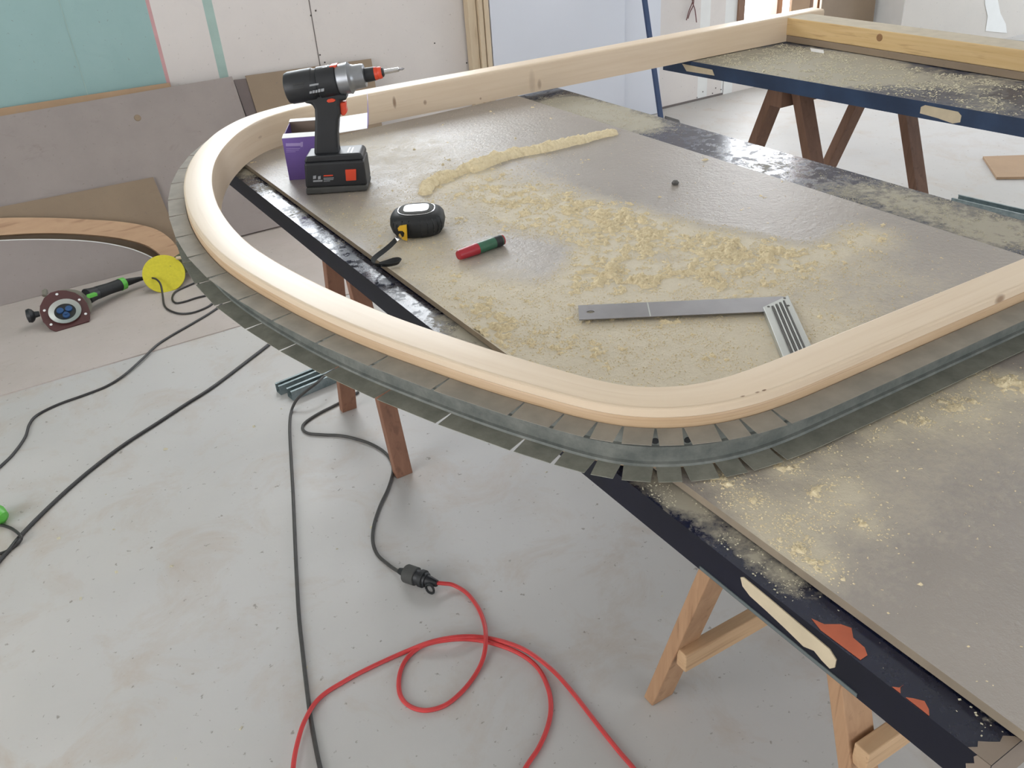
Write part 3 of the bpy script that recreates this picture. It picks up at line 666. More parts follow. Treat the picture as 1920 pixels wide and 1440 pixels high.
# flange tabs, each one flat, standing out from the web between two saw cuts
def tabs(zz, name, mat_, shrink):
    for a, c_ in zip(cuts[:-1], cuts[1:]):
        long_ = (c_ - a) * .006 > .25
        nm = ON[(a + c_) // 2]; aa = a; cc = c_
        ii = list(range(aa, cc + 1, 3)); 
        if ii[-1] != cc: ii.append(cc)
        vs = []; g = .0019
        tdir = OUTC[c_] - OUTC[a]; tdir /= np.linalg.norm(tdir)
        for q_, i in enumerate(ii):
            e = tdir * (g if q_ == 0 else (-g if q_ == len(ii) - 1 else 0)); nn = ON[i] if long_ else nm
            pi_ = OUTC[i] + ON[i] * .0005 + e * .6; po = OUTC[i] + nn * (FW) + e
            if not long_:      # straight outer edge
                f_ = q_ / (len(ii) - 1); A_ = OUTC[a] + tdir * g; B_ = OUTC[c_] - tdir * g; bul = max(0, max(float((OUTC[j] - OUTC[a]) @ nm) for j in ii))
                po = A_ + (B_ - A_) * f_ + nm * (FW + bul * .3)
            dz = 0
            vs += [(pi_[0], pi_[1], zz), (po[0], po[1], zz + dz), (po[0], po[1], zz + dz - th), (pi_[0], pi_[1], zz - th)]
        k_ = len(ii); fs = [(j * 4 + q_, (j + 1) * 4 + q_, (j + 1) * 4 + (q_ + 1) % 4, j * 4 + (q_ + 1) % 4) for j in range(k_ - 1) for q_ in range(4)]
        fs += [(0, 1, 2, 3), ((k_ - 1) * 4 + 3, (k_ - 1) * 4 + 2, (k_ - 1) * 4 + 1, (k_ - 1) * 4)]
        b = MB(); b.add(vs, fs); b.build(name, mat_, tr)
tabs(ZU + .0004, 'upper_flange_tab', M['galv_dusty'], 0)
tabs(ZL, 'lower_flange_tab', M['galv_dark'], 0)
# punched holes in the web round the tight corner
for px in [(1225, 834), (1290, 833), (1174, 832), (1120, 826), (1262, 836), (1338, 831), (1384, 824), (1434, 811), (846, 742), (728, 698), (955, 790), (1020, 812)]:
    v = ray(*px); best = None
    for i in idx:
        P0 = np.array([OUTC[i][0] + ON[i][0] * .0012, OUTC[i][1] + ON[i][1] * .0012, 0]); nn = np.array([ON[i][0], ON[i][1], 0]); dn = np.dot(v, nn)
        if dn > -.05: continue
        h_ = CAM + v * (np.dot(P0 - CAM, nn) / dn); off = abs(np.dot((h_ - P0)[:2], [-ON[i][1], ON[i][0]]))
        if best is None or off < best[0]: best = (off, i, h_, nn)
    if best and best[0] < .01:
        z = min(max(best[2][2], ZU - .0165), ZU - .006); c0 = np.array([OUTC[best[1]][0], OUTC[best[1]][1], z]) + best[3] * .0011
        b = MB(); b.lathe([(0, .0042), (.0006, .0040)], c0, best[3], 14); b.build('punched_hole', M['rubber'], tr)

# ------------------------------------------------------------------ sawdust
zig = 0
ridge_px = [(1150, 252), (1120, 258), (1080, 268), (1040, 277), (1000, 286), (965, 292), (930, 302), (893, 316), (875, 320), (855, 328), (825, 337), (806, 348), (797, 362)]
RP = np.array([onZ(*p, T)[:2] for p in catmull([np.array(q, float) for q in ridge_px], 6)]); RW = 1.15 * np.interp(np.arange(len(RP)), [0, 10, 30, 45, 52, 60, len(RP) - 1], [.010, .013, .015, .017, .010, .014, .012])
gx = []; nu, nv = 1100, 450; us = np.linspace(.004, LB - .004, nu); vs_ = np.linspace(.002, WB - .002, nv); UU, VV = np.meshgrid(us, vs_, indexing='ij')
GX = BA[0] + bd[0] * UU + bn[0] * VV; GY = BA[1] + bd[1] * UU + bn[1] * VV
dn_ = dens(GX, GY)
cl = fbm(GX, GY, .022, 11, 5, .74); fine = fbm(GX, GY, .009, 31, 3, .7); streak = fbm(GX * .6 + GY * .8, (GY * .6 - GX * .8) * 3.2, .06, 51, 4, .6)
hgt = (cl * .55 + streak * .3 + fine * .28 - .775 + dn_ * .175) * .026
hgt = np.where(hgt > 0, hgt * (.5 + fine) + (fine - .4) * .0015, hgt)
dist = np.full(GX.shape, 9.)
wid = np.zeros(GX.shape)
for (x, y), w_ in zip(RP, RW):
    dd = np.hypot(GX - x, GY - y); m__ = dd < dist; dist = np.where(m__, dd, dist); wid = np.where(m__, w_, wid)
rw = wid * (.8 + .6 * fbm(GX, GY, .02, 77, 3)); rh = np.clip(1 - (dist / rw) ** 2, -.2, 1)
rid = np.where(rh > 0, np.sqrt(np.clip(rh, 0, 1)) * rw * .95 * (.75 + .5 * fine), -.01)
hgt = np.maximum(hgt, rid); hgt = np.minimum(hgt, .024); hgt = hgt - .0004
# keep clear of the frame rail
inside = np.ones(GX.shape, bool)
cs = C2[::6]
for x, y in cs + NRM[::6] * .03: inside &= (np.hypot(GX - x, GY - y) > .040)
hgt = np.where(inside, hgt, np.minimum(hgt, -.001))
keep = hgt > -.0012
ids = -np.ones(GX.shape, int); 
cell = keep[:-1, :-1] | keep[1:, :-1] | keep[1:, 1:] | keep[:-1, 1:]
pos = (hgt[:-1, :-1] > 0) | (hgt[1:, :-1] > 0) | (hgt[1:, 1:] > 0) | (hgt[:-1, 1:] > 0)
cell = cell & pos; use = np.zeros(GX.shape, bool); use[:-1, :-1] |= cell; use[1:, :-1] |= cell; use[1:, 1:] |= cell; use[:-1, 1:] |= cell
ids[use] = np.arange(use.sum()); VZ = T + np.maximum(hgt, -.0015)
P = np.stack([GX[use], GY[use], VZ[use]], -1); I_, J_ = np.nonzero(cell)
F = np.stack([ids[I_, J_], ids[I_ + 1, J_], ids[I_ + 1, J_ + 1], ids[I_, J_ + 1]], 1)
b = MB(); b.v = P.tolist(); b.f = F.tolist(); b.mi = [0] * len(b.f)
sd = b.build('sawdust', M['dust'], origin=(.9, 1.3, T)); sd.data.polygons.foreach_set('use_smooth', [True] * len(sd.data.polygons))
tag(sd, 'drifts and a long ridge of yellow sawdust on the grey board', 'sawdust', kind='stuff')

def grains(name, N, sampler, zf, m, label, smin=.0004, smax=.0013, curl=.0):
    b = MB(); X, Y = sampler(N); r = np.random.default_rng(len(X)); k = len(X)
    s1 = r.uniform(smin, smax, k); s2 = s1 * r.uniform(.35, .9, k); a = r.uniform(0, PI, k); h = s2 * r.uniform(.3, .9, k); tl = r.uniform(-.5, .5, k)
    ca, sa = np.cos(a), np.sin(a); Z0 = zf(X, Y)
    def pt(u, v, w_): return np.stack([X + ca * u * s1 - sa * v * s2, Y + sa * u * s1 + ca * v * s2, Z0 + w_ * h + tl * u * s1 * .5 + np.abs(tl) * s1 * .5], 1)
    V = np.stack([pt(-1, -1, 0), pt(1, -1, 0), pt(1, 1, 0), pt(-1, 1, 0), pt(0, 0, 1.4)], 1).reshape(-1, 3); o5 = np.arange(k)[:, None] * 5
    F = np.concatenate([o5 + np.array([q]) for q in ((0, 1, 4), (1, 2, 4), (2, 3, 4), (3, 0, 4))], 0)
    me = bpy.data.meshes.new(name); org = np.array([X.mean(), Y.mean(), Z0.min()]); me.from_pydata((V - org).tolist(), [], F.tolist()); me.materials.append(m)
    o = bpy.data.objects.new(name, me); COL.objects.link(o); o.location = org.tolist(); return tag(o, label, 'sawdust', kind='stuff')
def outside_frame(X, Y):
    ok = np.ones(X.shape, bool)
    for (x, y), (nx, ny) in zip(C2[::5], NRM[::5]): ok &= np.hypot(X - x - nx * .03, Y - y - ny * .03) > .040
    return ok
def samp_board(N):
    r = np.random.default_rng(5); u = r.uniform(.003, LB - .003, N); v = r.uniform(.003, WB - .003, N); X = BA[0] + bd[0] * u + bn[0] * v; Y = BA[1] + bd[1] * u + bn[1] * v
    p = .0025 + np.minimum(field(FB, X, Y), 1) * .02 + dens(X, Y) * .60 * (fbm(X, Y, .022, 11, 5, .74) > .46) * (.3 + fbm(X, Y, .015, 99, 3)) * 1.2; k = (r.uniform(0, 1, N) < p) & outside_frame(X, Y); return X[k], Y[k]
def zboard(X, Y):
    u = (X - BA[0]) * bd[0] + (Y - BA[1]) * bd[1]; v = (X - BA[0]) * bn[0] + (Y - BA[1]) * bn[1]
    i = np.clip(((u - .004) / (LB - .008) * (nu - 1)).round().astype(int), 0, nu - 1); j = np.clip(((v - .002) / (WB - .004) * (nv - 1)).round().astype(int), 0, nv - 1)
    return T + np.maximum(hgt[i, j], 0) + .0001
grains('sawdust_grains', 420000, samp_board, zboard, M['dust'], 'loose yellow sawdust grains scattered over the grey board')
def samp_door(A, d, n, L, Wd, bl, lim, seed):
    def f(N):
        r = np.random.default_rng(seed); u = r.uniform(.003, L - .003, N); v = r.uniform(.003, Wd - .003, N); X = A[0] + d[0] * u + n[0] * v; Y = A[1] + d[1] * u + n[1] * v
        p = np.clip(.01 + np.minimum(field(bl, X, Y) * 1.6, 1) * (fbm(X, Y, .03, seed, 4, .7) > .50), 0, 1); k = (r.uniform(0, 1, N) < p) & outside_frame(X, Y) & lim(X, Y); return X[k], Y[k]
    return f
def offboard(X, Y):
    v = (X - BA[0]) * bn[0] + (Y - BA[1]) * bn[1]; return (v < -.002) | (v > WB + .002)
grains('sawdust_grains', 150000, samp_door(A1, d1, n1, 2.07, 1.03, B1, offboard, 21), lambda X, Y: np.full(X.shape, ZD + .0002), M['dust_pale'], 'pale sawdust grains scattered along the navy door borders', .0004, .0012)
offtimber = lambda X, Y: (X < 2.32)
grains('sawdust_grains', 60000, samp_door(A2, d2, n2, 2.05, .80, B2, offtimber, 22), lambda X, Y: np.full(X.shape, T - .0018), M['dust_pale'], 'pale sawdust grains scattered over the far blue door', .001, .003)
# slivers and crumbs on the concrete
def samp_floor(N):
    r = np.random.default_rng(9); X = r.uniform(-.2, 1.6, N); Y = r.uniform(.4, 2.9, N); k = fbm(X, Y, .4, 3, 3) > .45; return X[k], Y[k]
grains('floor_crumbs', 70, samp_floor, lambda X, Y: np.full(X.shape, .0002), M['dust_pale'], 'small pale wood slivers scattered on the concrete floor', .002, .006)
bpy.data.objects['floor_crumbs']['category'] = 'wood slivers'
p = onZ(1266, 346, T); b = MB(); b.lathe([(0, .006), (.004, .008), (.009, .004)], p, (.1, .1, 1), 6); tag(b.build('wood_crumb', M['darkgrey']), 'small dark crumb lying alone on the clean part of the grey board', 'crumb')

# ------------------------------------------------------------------ cordless drill
P0 = onZ(573, 367, T); P1 = onZ(688, 359, T); du = P1 - P0; du[2] = 0; LD = np.linalg.norm(du); du /= LD; dnrm = np.array([-du[1], du[0], 0.]); 
if dnrm[1] < 0: dnrm = -dnrm           # away from the viewer
upz = np.array([0, 0, 1.])
BT = .072; half = BT / 2
def duv(cx, cy, off=0.):               # crop point (4.8x of 500,90) -> local (u, v) in the plane `off` behind the battery front
    p = onPl(500 + cx / 4.8, 90 + cy / 4.8, P0 + dnrm * off, dnrm); q = p - P0; return float(q @ du), float(q[2])
drill = thing('cordless_drill', 'black and orange cordless drill driver standing on its battery beside the purple box', 'drill', P0 + du * LD / 2 + dnrm * half)
def dpr(poly, off, th, mat_, name, bev=.003, par=None, seg=3, m2=None):
    pts = [duv(*p, off=off) for p in poly]; b = MB()
    A_ = [P0 + du * u + upz * v + dnrm * off for u, v in pts]; b.hexa(A_, [p + dnrm * th for p in A_])
    return b.build(name, mat_, par or drill, bev, False, seg)
# battery
dpr([(352, 1325), (905, 1288), (905, 1235), (352, 1262)], 0.0, BT, M['dustyblack'], 'battery_base', .004)
bt = dpr([(350, 1264), (905, 1236), (872, 1010), (335, 1040)], 0.001, BT - .002, M['blackplastic'], 'battery', .005)
dpr([(706, 1097), (804, 1092), (806, 1192), (714, 1198)], -.0015, .006, M['red'], 'release_button', .001, bt)
for (x0, y0, x1, y1, mm) in [(512, 1146, 596, 1156, 'red'), (418, 1152, 444, 1180, 'greyprint'), (462, 1156, 486, 1184, 'greyprint'), (418, 1192, 502, 1206, 'greyprint'), (512, 1170, 604, 1176, 'greyprint'), (512, 1184, 600, 1190, 'greyprint'), (512, 1198, 570, 1203, 'greyprint')]:
    dpr([(x0, y1), (x1, y1 - 4), (x1, y0 - 4), (x0, y0)], -.0004, .001, M[mm], 'printed_mark', 0, bt)
dpr([(335, 1038), (870, 1008), (860, 965), (835, 945), (660, 955), (350, 980)], .004, BT - .008, M['blackplastic'], 'battery_cover', .006)
for x in (720, 750, 780): dpr([(x, 958), (x + 16, 956), (x + 16, 940), (x, 942)], .010, .04, M['alu'], 'cooling_rib', .001)
hw = .034; ho = half - hw / 2
handle = dpr([(425, 975), (655, 965), (640, 900), (636, 780), (645, 650), (664, 600), (655, 520), (660, 480), (715, 478), (722, 425), (560, 380), (395, 400), (330, 500), (405, 512), (428, 555), (432, 640), (428, 800), (425, 900)], ho, hw, M['blackplastic'], 'handle', .009, None, 4)
dpr([(655, 492), (712, 486), (712, 535), (724, 578), (705, 605), (680, 615), (658, 590)], half - .009, .018, M['red'], 'trigger', .003)
dpr([(538, 480), (550, 462), (585, 455), (615, 462), (620, 474), (600, 488), (555, 494)], ho - .0025, .006, M['red'], 'direction_switch', .001, handle)
# turned body along its axis
ax0 = duv(178, 366, half); ax1 = duv(1240, 185, half); AX = du * (ax1[0] - ax0[0]) + upz * (ax1[1] - ax0[1]); AL = np.linalg.norm(AX); AX /= AL
O_ = P0 + dnrm * half + du * ax0[0] + upz * ax0[1]; sc = AL / math.hypot(1240 - 178, 366 - 185)
def rad(h): return h * sc
def xa(cx): return (cx - 178) / (1240 - 178) * AL
def turned(name, prof, mat_, par=None, n=28): b = MB(); b.lathe([(xa(c), rad(r)) for c, r in prof], O_, AX, n); return b.build(name, mat_, par or drill, 0, True)
bd_ = turned('motor_housing', [(178, 40), (180, 105), (190, 128), (215, 138), (330, 140), (430, 140), (445, 128), (600, 124), (680, 122)], M['blackplastic'])
turned('selector_collar', [(470, 128), (480, 138), (640, 136), (650, 120)], M['blackplastic'])
dpr([(560, 165), (628, 152), (634, 215), (560, 228)], half - .012, .024, M['red'], 'selector_mark', .002)
for x in (492, 655): dpr([(x, 178), (x + 50, 168), (x + 52, 200), (x, 210)], half - .010, .020, M['chrome'], 'selector_mark', .001)
turned('gear_case', [(640, 118), (660, 130), (740, 134), (752, 138), (768, 120), (775, 112), (800, 104), (872, 102), (885, 98), (890, 60)], M['alu'])
turned('chuck', [(880, 58), (900, 62), (960, 60), (975, 58), (980, 40)], M['blackplastic'])
turned('chuck_ring', [(972, 55), (976, 58), (1000, 54), (1004, 50), (1012, 54), (1035, 50), (1040, 44)], M['red'])
turned('chuck_nose', [(1036, 42), (1052, 38), (1060, 24)], M['blackplastic'])
turned('bit_holder', [(1055, 21), (1188, 20), (1192, 12)], M['chrome'])
turned('screwdriver_bit', [(1188, 9), (1210, 9), (1218, 12), (1228, 8), (1240, 2)], M['steel'])
# type plate on the housing, built on its flank
for (x0, y0, x1, y1, mm) in [(386, 330, 466, 346, 'greyprint'), (386, 392, 406, 412, 'greyprint'), (412, 384, 432, 408, 'greyprint'), (438, 380, 456, 404, 'greyprint'), (462, 372, 482, 400, 'greyprint'), (488, 368, 516, 394, 'greyprint'), (230, 330, 330, 334, 'dustyblack'), (230, 350, 330, 354, 'dustyblack'), (230, 370, 330, 374, 'dustyblack')]:
    dpr([(x0, y1), (x1, y1 - (x1 - x0) * .17), (x1, y0 - (x1 - x0) * .17), (x0, y0)], half - rad(140) - .0002, .002, M[mm], 'printed_mark', 0, bd_)

# ------------------------------------------------------------------ purple box
Q0 = onZ(543, 338, T); 
def bpt(cx, cy, off=0): return onPl(500 + cx / 4.8, 90 + cy / 4.8, Q0 + dnrm * off, dnrm)
box = thing('cardboard_box', 'small open purple carton with white inside standing behind the cordless drill', 'box', Q0 + du * .06 + dnrm * .05)
tl = bpt(137, 815); BHt = tl[2] - T; BW_ = .103; BD_ = .095
u_off = float((tl - Q0) @ du)
def bq(u, z, dd): return Q0 + du * (u + u_off * z / BHt) + upz * z + dnrm * dd
def wallq(a, c_, thv, m, name, par=box):
    b = MB(); A_ = [bq(*a, 0)[:]]; return b
b = MB(); q = [bq(0, 0, 0), bq(BW_, 0, 0), bq(BW_, BHt, 0), bq(0, BHt, 0)]; b.hexa(q, [p + dnrm * .0015 for p in q]); fp = b.build('front_panel', M['purple'], box)
b = MB(); q = [bq(.001, .001, .002), bq(BW_ - .001, .001, .002), bq(BW_ - .001, BHt, .002), bq(.001, BHt, .002)]; b.hexa(q, [p + dnrm * .001 for p in q]); b.build('inner_lining', M['white'], box)
b = MB(); q = [bq(0, 0, BD_), bq(BW_, 0, BD_), bq(BW_, BHt + .012, BD_), bq(0, BHt + .012, BD_)]; b.hexa(q, [p - dnrm * .0015 for p in q]); b.build('back_panel', M['inner'], box)
for u in (0, BW_ - .0015):
    b = MB(); q = [bq(u, 0, .002), bq(u + .0015, 0, .002), bq(u + .0015, 0, BD_ - .002), bq(u, 0, BD_ - .002)]; q2 = [bq(u, BHt, .002), bq(u + .0015, BHt, .002), bq(u + .0015, BHt + .010, BD_ - .002), bq(u, BHt + .010, BD_ - .002)]; b.hexa(q, q2); b.build('side_panel', M['purple'] if u == 0 else M['inner'], box)
b = MB(); q = [bq(.002, .002, .003), bq(BW_ - .002, .002, .003), bq(BW_ - .002, .002, BD_ - .003), bq(.002, .002, BD_ - .003)]; b.hexa(q, [p + upz * .001 for p in q]); b.build('bottom', M['inner'], box)
# folded rims (white board edges) and the lid flap standing out to the right
b = MB(); q = [bq(0, BHt, 0), bq(BW_, BHt, 0), bq(BW_, BHt + .004, .020), bq(0, BHt + .004, .020)]; b.hexa(q, [p + upz * .001 for p in q]); b.build('front_rim', M['white'], box)
b = MB(); q = [bq(0, BHt + .012, BD_ - .004), bq(BW_, BHt + .012, BD_ - .004), bq(BW_, BHt + .014, BD_ + .012), bq(0, BHt + .014, BD_ + .012)]; b.hexa(q, [p + upz * .001 for p in q]); b.build('back_rim', M['white'], box)
ZFp = T + BHt + .004
q = [onZ(500 + x / 4.8, 90 + y / 4.8, ZFp) for x, y in [(575, 779), (905, 726), (914, 586), (600, 634)]]
b = MB(); b.hexa(q, [p + upz * .0012 for p in q]); fl = b.build('lid_flap', M['white'], box)
b = MB(); e0, e1 = q[1], q[2]; b.hexa([e0, e1, e1 + upz * .050 + du * .004, (e0 + e1) / 2 + upz * .045 + du * .006, e0 + upz * .012 + du * .004], [p + du * .0012 for p in [e0, e1, e1 + upz * .050 + du * .004, (e0 + e1) / 2 + upz * .045 + du * .006, e0 + upz * .012 + du * .004]]); b.build('tuck_flap', M['purple_pale'], fl)
for (x0, y0, x1, y1) in [(172, 858, 322, 884), (305, 848, 326, 892), (175, 905, 300, 909), (175, 920, 290, 924), (175, 935, 260, 938)]:
    a_ = [bpt(x, y, -.0004) for x, y in ((x0, y1), (x1, y1 - 3), (x1, y0 - 3), (x0, y0))]; b = MB(); b.hexa(a_, [p + dnrm * .001 for p in a_]); b.build('printed_mark', M['purple_pale'], fp)

# ------------------------------------------------------------------ tape measure
c = onZ(786, 440, T); tape = thing('tape_measure', 'black and yellow tape measure lying flat on the board near the marker', 'tape measure', c)
ta = math.radians(8); tu = np.array([math.cos(ta), math.sin(ta), 0]) ; 
tu = (_I * 1.); tu[2] = 0; tu /= np.linalg.norm(tu); tv = np.array([-tu[1], tu[0], 0.])
def sup(rx, ry, e, n=40): return [(rx * math.copysign(abs(math.cos(2 * PI * k / n)) ** e, math.cos(2 * PI * k / n)), ry * math.copysign(abs(math.sin(2 * PI * k / n)) ** e, math.sin(2 * PI * k / n))) for k in range(n)]
def stack(layers, m, name, par, cc, e=.72, n=40):
    b = MB(); vs = []; 
    for (z, rx, ry) in layers:
        for x, y in sup(rx, ry, e, n): vs.append(cc + tu * x + tv * y + upz * z)
    L_ = len(layers); fs = [(i * n + k, i * n + (k + 1) % n, (i + 1) * n + (k + 1) % n, (i + 1) * n + k) for i in range(L_ - 1) for k in range(n)] + [tuple(range(n))[::-1], tuple(range((L_ - 1) * n, L_ * n))]
    b.add(vs, fs); return b.build(name, m, par, 0, True)
cc = onZ(786, 434, T)
tb_ = stack([(0, .036, .032), (.003, .044, .039), (.010, .049, .044), (.022, .052, .047), (.034, .0505, .045), (.040, .046, .041), (.044, .038, .034)], M['rubber'], 'case', tape, cc)
for zz in np.linspace(.010, .036, 0): pass
for k in range(9):
    a_ = math.radians(-140 + k * 14); b = MB(); pth = []
    for z in np.linspace(.006, .038, 6):
        i = np.interp(z, [0, .003, .010, .022, .034, .040, .044], [.036, .044, .049, .052, .0505, .046, .038]); ca, sa = math.cos(a_), math.sin(a_)
        pth.append(cc + tu * i * math.copysign(abs(ca) ** .72, ca) + tv * i * .9 * math.copysign(abs(sa) ** .72, sa) + upz * z)
    b.tube(pth, .0011, 5); b.build('grip_rib', M['blackplastic'], tb_, smooth=True)
stack([(.0435, .034, .030), (.0465, .034, .030), (.0475, .031, .027)], M['dustyblack'], 'side_plate', tape, cc, .8)
stack([(.0474, .024, .020), (.0480, .0235, .0195)], M['label'], 'label', tape, cc, .5)
b = MB(); b.tube([cc + tu * x * .95 + tv * y * .95 + upz * .0450 for x, y in sup(.0365, .0325, .8)] + [cc + tu * .0365 * .95 + upz * .045], .0010, 6); b.build('plate_ring', M['chrome'], tape, smooth=True)
yp = [onPl(680 + x / 6.4, 360 + y / 6.4, cc - tu * .030 - tv * .040, tv * 1.0 + tu * .8) for x, y in [(455, 400), (530, 388), (540, 580), (500, 570), (470, 545), (505, 530), (512, 485), (490, 462), (440, 462), (430, 432)]]
nn_ = -(tv + tu * .8); nn_ /= np.linalg.norm(nn_)
b = MB(); b.hexa(yp, [p + nn_ * .003 for p in yp]); b.build('yellow_mouth', M['yellow'], tape, .0005)
hk = [onZ(680 + x / 6.4, 360 + y / 6.4, T + .016) for x, y in [(392, 560), (420, 598), (472, 545), (448, 505)]]
b = MB(); b.hexa(hk, [p + upz * .0015 for p in hk]); b.build('tape_hook', M['chrome'], tape)
# wrist strap as a ribbon
def ribbon(pts, wd, th_, flat=False):
    b = MB(); n_ = len(pts); vs = []
    for i, p in enumerate(pts):
        d_ = pts[min(i + 1, n_ - 1)] - pts[max(i - 1, 0)]; d_ /= np.linalg.norm(d_) + 1e-9
        s_ = np.cross(d_, upz) * 1. if flat else upz * .8 + np.cross(d_, upz) * .6; s_ /= np.linalg.norm(s_); q_ = np.cross(d_, s_)
        vs += [p + s_ * wd / 2 + q_ * th_ / 2, p - s_ * wd / 2 + q_ * th_ / 2, p - s_ * wd / 2 - q_ * th_ / 2, p + s_ * wd / 2 - q_ * th_ / 2]
    fs = [(j * 4 + k, (j + 1) * 4 + k, (j + 1) * 4 + (k + 1) % 4, j * 4 + (k + 1) % 4) for j in range(n_ - 1) for k in range(4)] + [(0, 1, 2, 3), (n_ * 4 - 1, n_ * 4 - 2, n_ * 4 - 3, n_ * 4 - 4)]
    b.add(vs, fs); return b
sp = [((742, 450), .016), ((732, 460), .011), ((720, 470), .008), ((708, 479), .007), ((700, 487), .007), ((702, 495), .007), ((713, 497), .007), ((728, 497), .007), ((743, 494), .007), ((750, 490), .007), ((747, 487), .008), ((738, 488), .008), ((726, 492), .008), ((713, 496), .009)]
pts = catmull([onZ(*p, T + z) for p, z in sp], 5)
ribbon(pts, .009, .0016).build('wrist_strap', M['rubber'], tape, smooth=True)

# ------------------------------------------------------------------ marker pen
a = onZ(859, 479, T + .0105); c = onZ(943, 449, T + .0105); ML = np.linalg.norm(c - a); ax = (c - a) / ML; mk = thing('marker_pen', 'green marker pen with a dark red cap lying in the sawdust', 'marker', (a + c) / 2 - upz * .0105)
b = MB(); b.lathe([(0, .0075), (.002, .0088), (.010, .0095), (ML * .42, .0104), (ML * .425, .0095)], a, ax, 24); b.build('cap', M['mred'], mk, 0, True)
b = MB(); b.lathe([(ML * .42, .0096), (ML * .425, .0101), (ML * .96, .0101), (ML * .962, .009)], a, ax, 24); br = b.build('barrel', M['mgreen'], mk, 0, True)
b = MB(); b.lathe([(ML * .955, .0088), (ML * .99, .0096), (ML, .0085), (ML, .001)], a, ax, 24); b.build('end_plug', M['mred'], mk, 0, True)
b = MB(); b.lathe([(ML * .80, .01025), (ML * .94, .01025)], a, ax, 24); b.build('dark_band', M['blackplastic'], br, 0, True)

# ------------------------------------------------------------------ try square
sq = thing('try_square', 'steel try square with ribbed aluminium stock lying on the board', 'square', onZ(1280, 590, T))
TQ = T + .0115
ZB = T + .006; pa = onZ(1086, 587, ZB); pb = onZ(1430, 572, ZB); dq = pb - pa; dq /= np.linalg.norm(dq); nq = np.array([-dq[1], dq[0], 0.])
wq = abs(float((onZ(1086, 573, ZB) - onZ(1085, 600, ZB)) @ nq)); pl_ = onZ(1085, 587, ZB)
Lq = float((onZ(1478, 556, TQ) - pl_) @ dq)
def sqp(u, v, z): return pl_ + dq * u + nq * v + upz * (z - ZB)
hx = .013; 
out_ = [(0, -wq / 2), (Lq - .006, -wq / 2), (Lq - .006, wq / 2), (0, wq / 2)]
b = MB(); cen = (.018, 0); circ = [(cen[0] + .006 * math.cos(k * PI / 6), .0045 * math.sin(k * PI / 6)) for k in range(12)]
sqr = [(0, -wq / 2), (.036, -wq / 2), (.036, 0), (.036, wq / 2), (0, wq / 2), (0, 0)]
def ring(z): return [sqp(u, v, z) for u, v in circ]
# blade with its hanging hole
b = MB(); zt_, zb_ = ZB + .0012, ZB
outer = [(.036 * .5 + .018 * math.copysign(1, math.cos(k * PI / 6)) if abs(math.cos(k * PI / 6)) > .7 else .018 + .018 * math.tan(PI / 2 - k * PI / 6) * math.copysign(1, math.sin(k * PI / 6)), 0) for k in range(12)]
SQO = [(.036, 0), (.036, wq / 4), (.036, wq / 2), (.018, wq / 2), (0, wq / 2), (0, wq / 4), (0, 0), (0, -wq / 4), (0, -wq / 2), (.018, -wq / 2), (.036, -wq / 2), (.036, -wq / 4)]
def sqo(k): return SQO[k]
V_ = [sqp(*sqo(k), zt_) for k in range(12)] + [sqp(*circ[k], zt_) for k in range(12)] + [sqp(*sqo(k), zb_) for k in range(12)] + [sqp(*circ[k], zb_) for k in range(12)]
F_ = []
for k in range(12):
    j = (k + 1) % 12; F_ += [(k, j, 12 + j, 12 + k), (24 + k, 36 + k, 36 + j, 24 + j), (12 + k, 12 + j, 36 + j, 36 + k)]
    if not (k in (10, 11, 0) and False): F_.append((k, 24 + k, 24 + j, j))
b.add(V_, F_)
q = [(.036, -wq / 2), (Lq - .004, -wq / 2), (Lq - .004, wq / 2), (.036, wq / 2)]; b.hexa([sqp(*p, zb_) for p in q], [sqp(*p, zt_) for p in q])
b.build('blade', M['steel'], sq)
b = MB(); q = [(.105, -wq / 2 + .001), (.107, -wq / 2 + .001), (.107, wq / 2 - .001), (.105, wq / 2 - .001)]; b.hexa([sqp(*p, zt_) for p in q], [sqp(*p, zt_ + .0002) for p in q]); b.build('scratch_line', M['alu_pale'], sq)
# stock
s_tl = onZ(1431, 574, TQ); s_tr = onZ(1478, 552, TQ); s_r2 = onZ(1519, 641, TQ); s_l2 = onZ(1466, 663, TQ)
sdir = (s_r2 - s_tr); sdir[2] = 0; sdir /= np.linalg.norm(sdir); s_l2 = s_tl + sdir * .155; s_r2 = s_tr + sdir * .17
# make the stock end inside the frame opening: stop short of the rail
ymin = .652
def clipy(p0, d_): return p0 + d_ * ((ymin + .0 - p0[1]) / d_[1]) if d_[1] < 0 else p0
s_l2 = clipy(s_tl, sdir); s_r2 = clipy(s_tr, sdir)
cor = [s_tl, s_l2, s_r2, s_tr]
b = MB(); b.hexa([p * np.array([1, 1, 0]) + upz * (T + .0005) for p in cor], [p * np.array([1, 1, 0]) + upz * (TQ - .001) for p in cor]); st = b.build('stock', M['alu_pale'], sq, .0008)
for k in range(7):
    f0 = .30 + k * .075; a_ = s_tl + (s_tr - s_tl) * f0; c_ = s_l2 + (s_r2 - s_l2) * f0
    b = MB(); b.bar(a_ * np.array([1, 1, 0]) + upz * (TQ - .0002) + sdir * .012, c_ * np.array([1, 1, 0]) + upz * (TQ - .0002) - sdir * .002, (0, 0, 1), .0011, .0012); b.build('rib', M['alu_pale'] if k % 2 else M['darkgrey'], st)
for px in [(1441, 575), (1478 - 7, 559), (1478, 573)]:
    b = MB(); b.lathe([(0, .0022), (.0006, .0018)], onZ(*px, TQ - .001), (0, 0, 1), 10); b.build('rivet', M['darkgrey'], st)

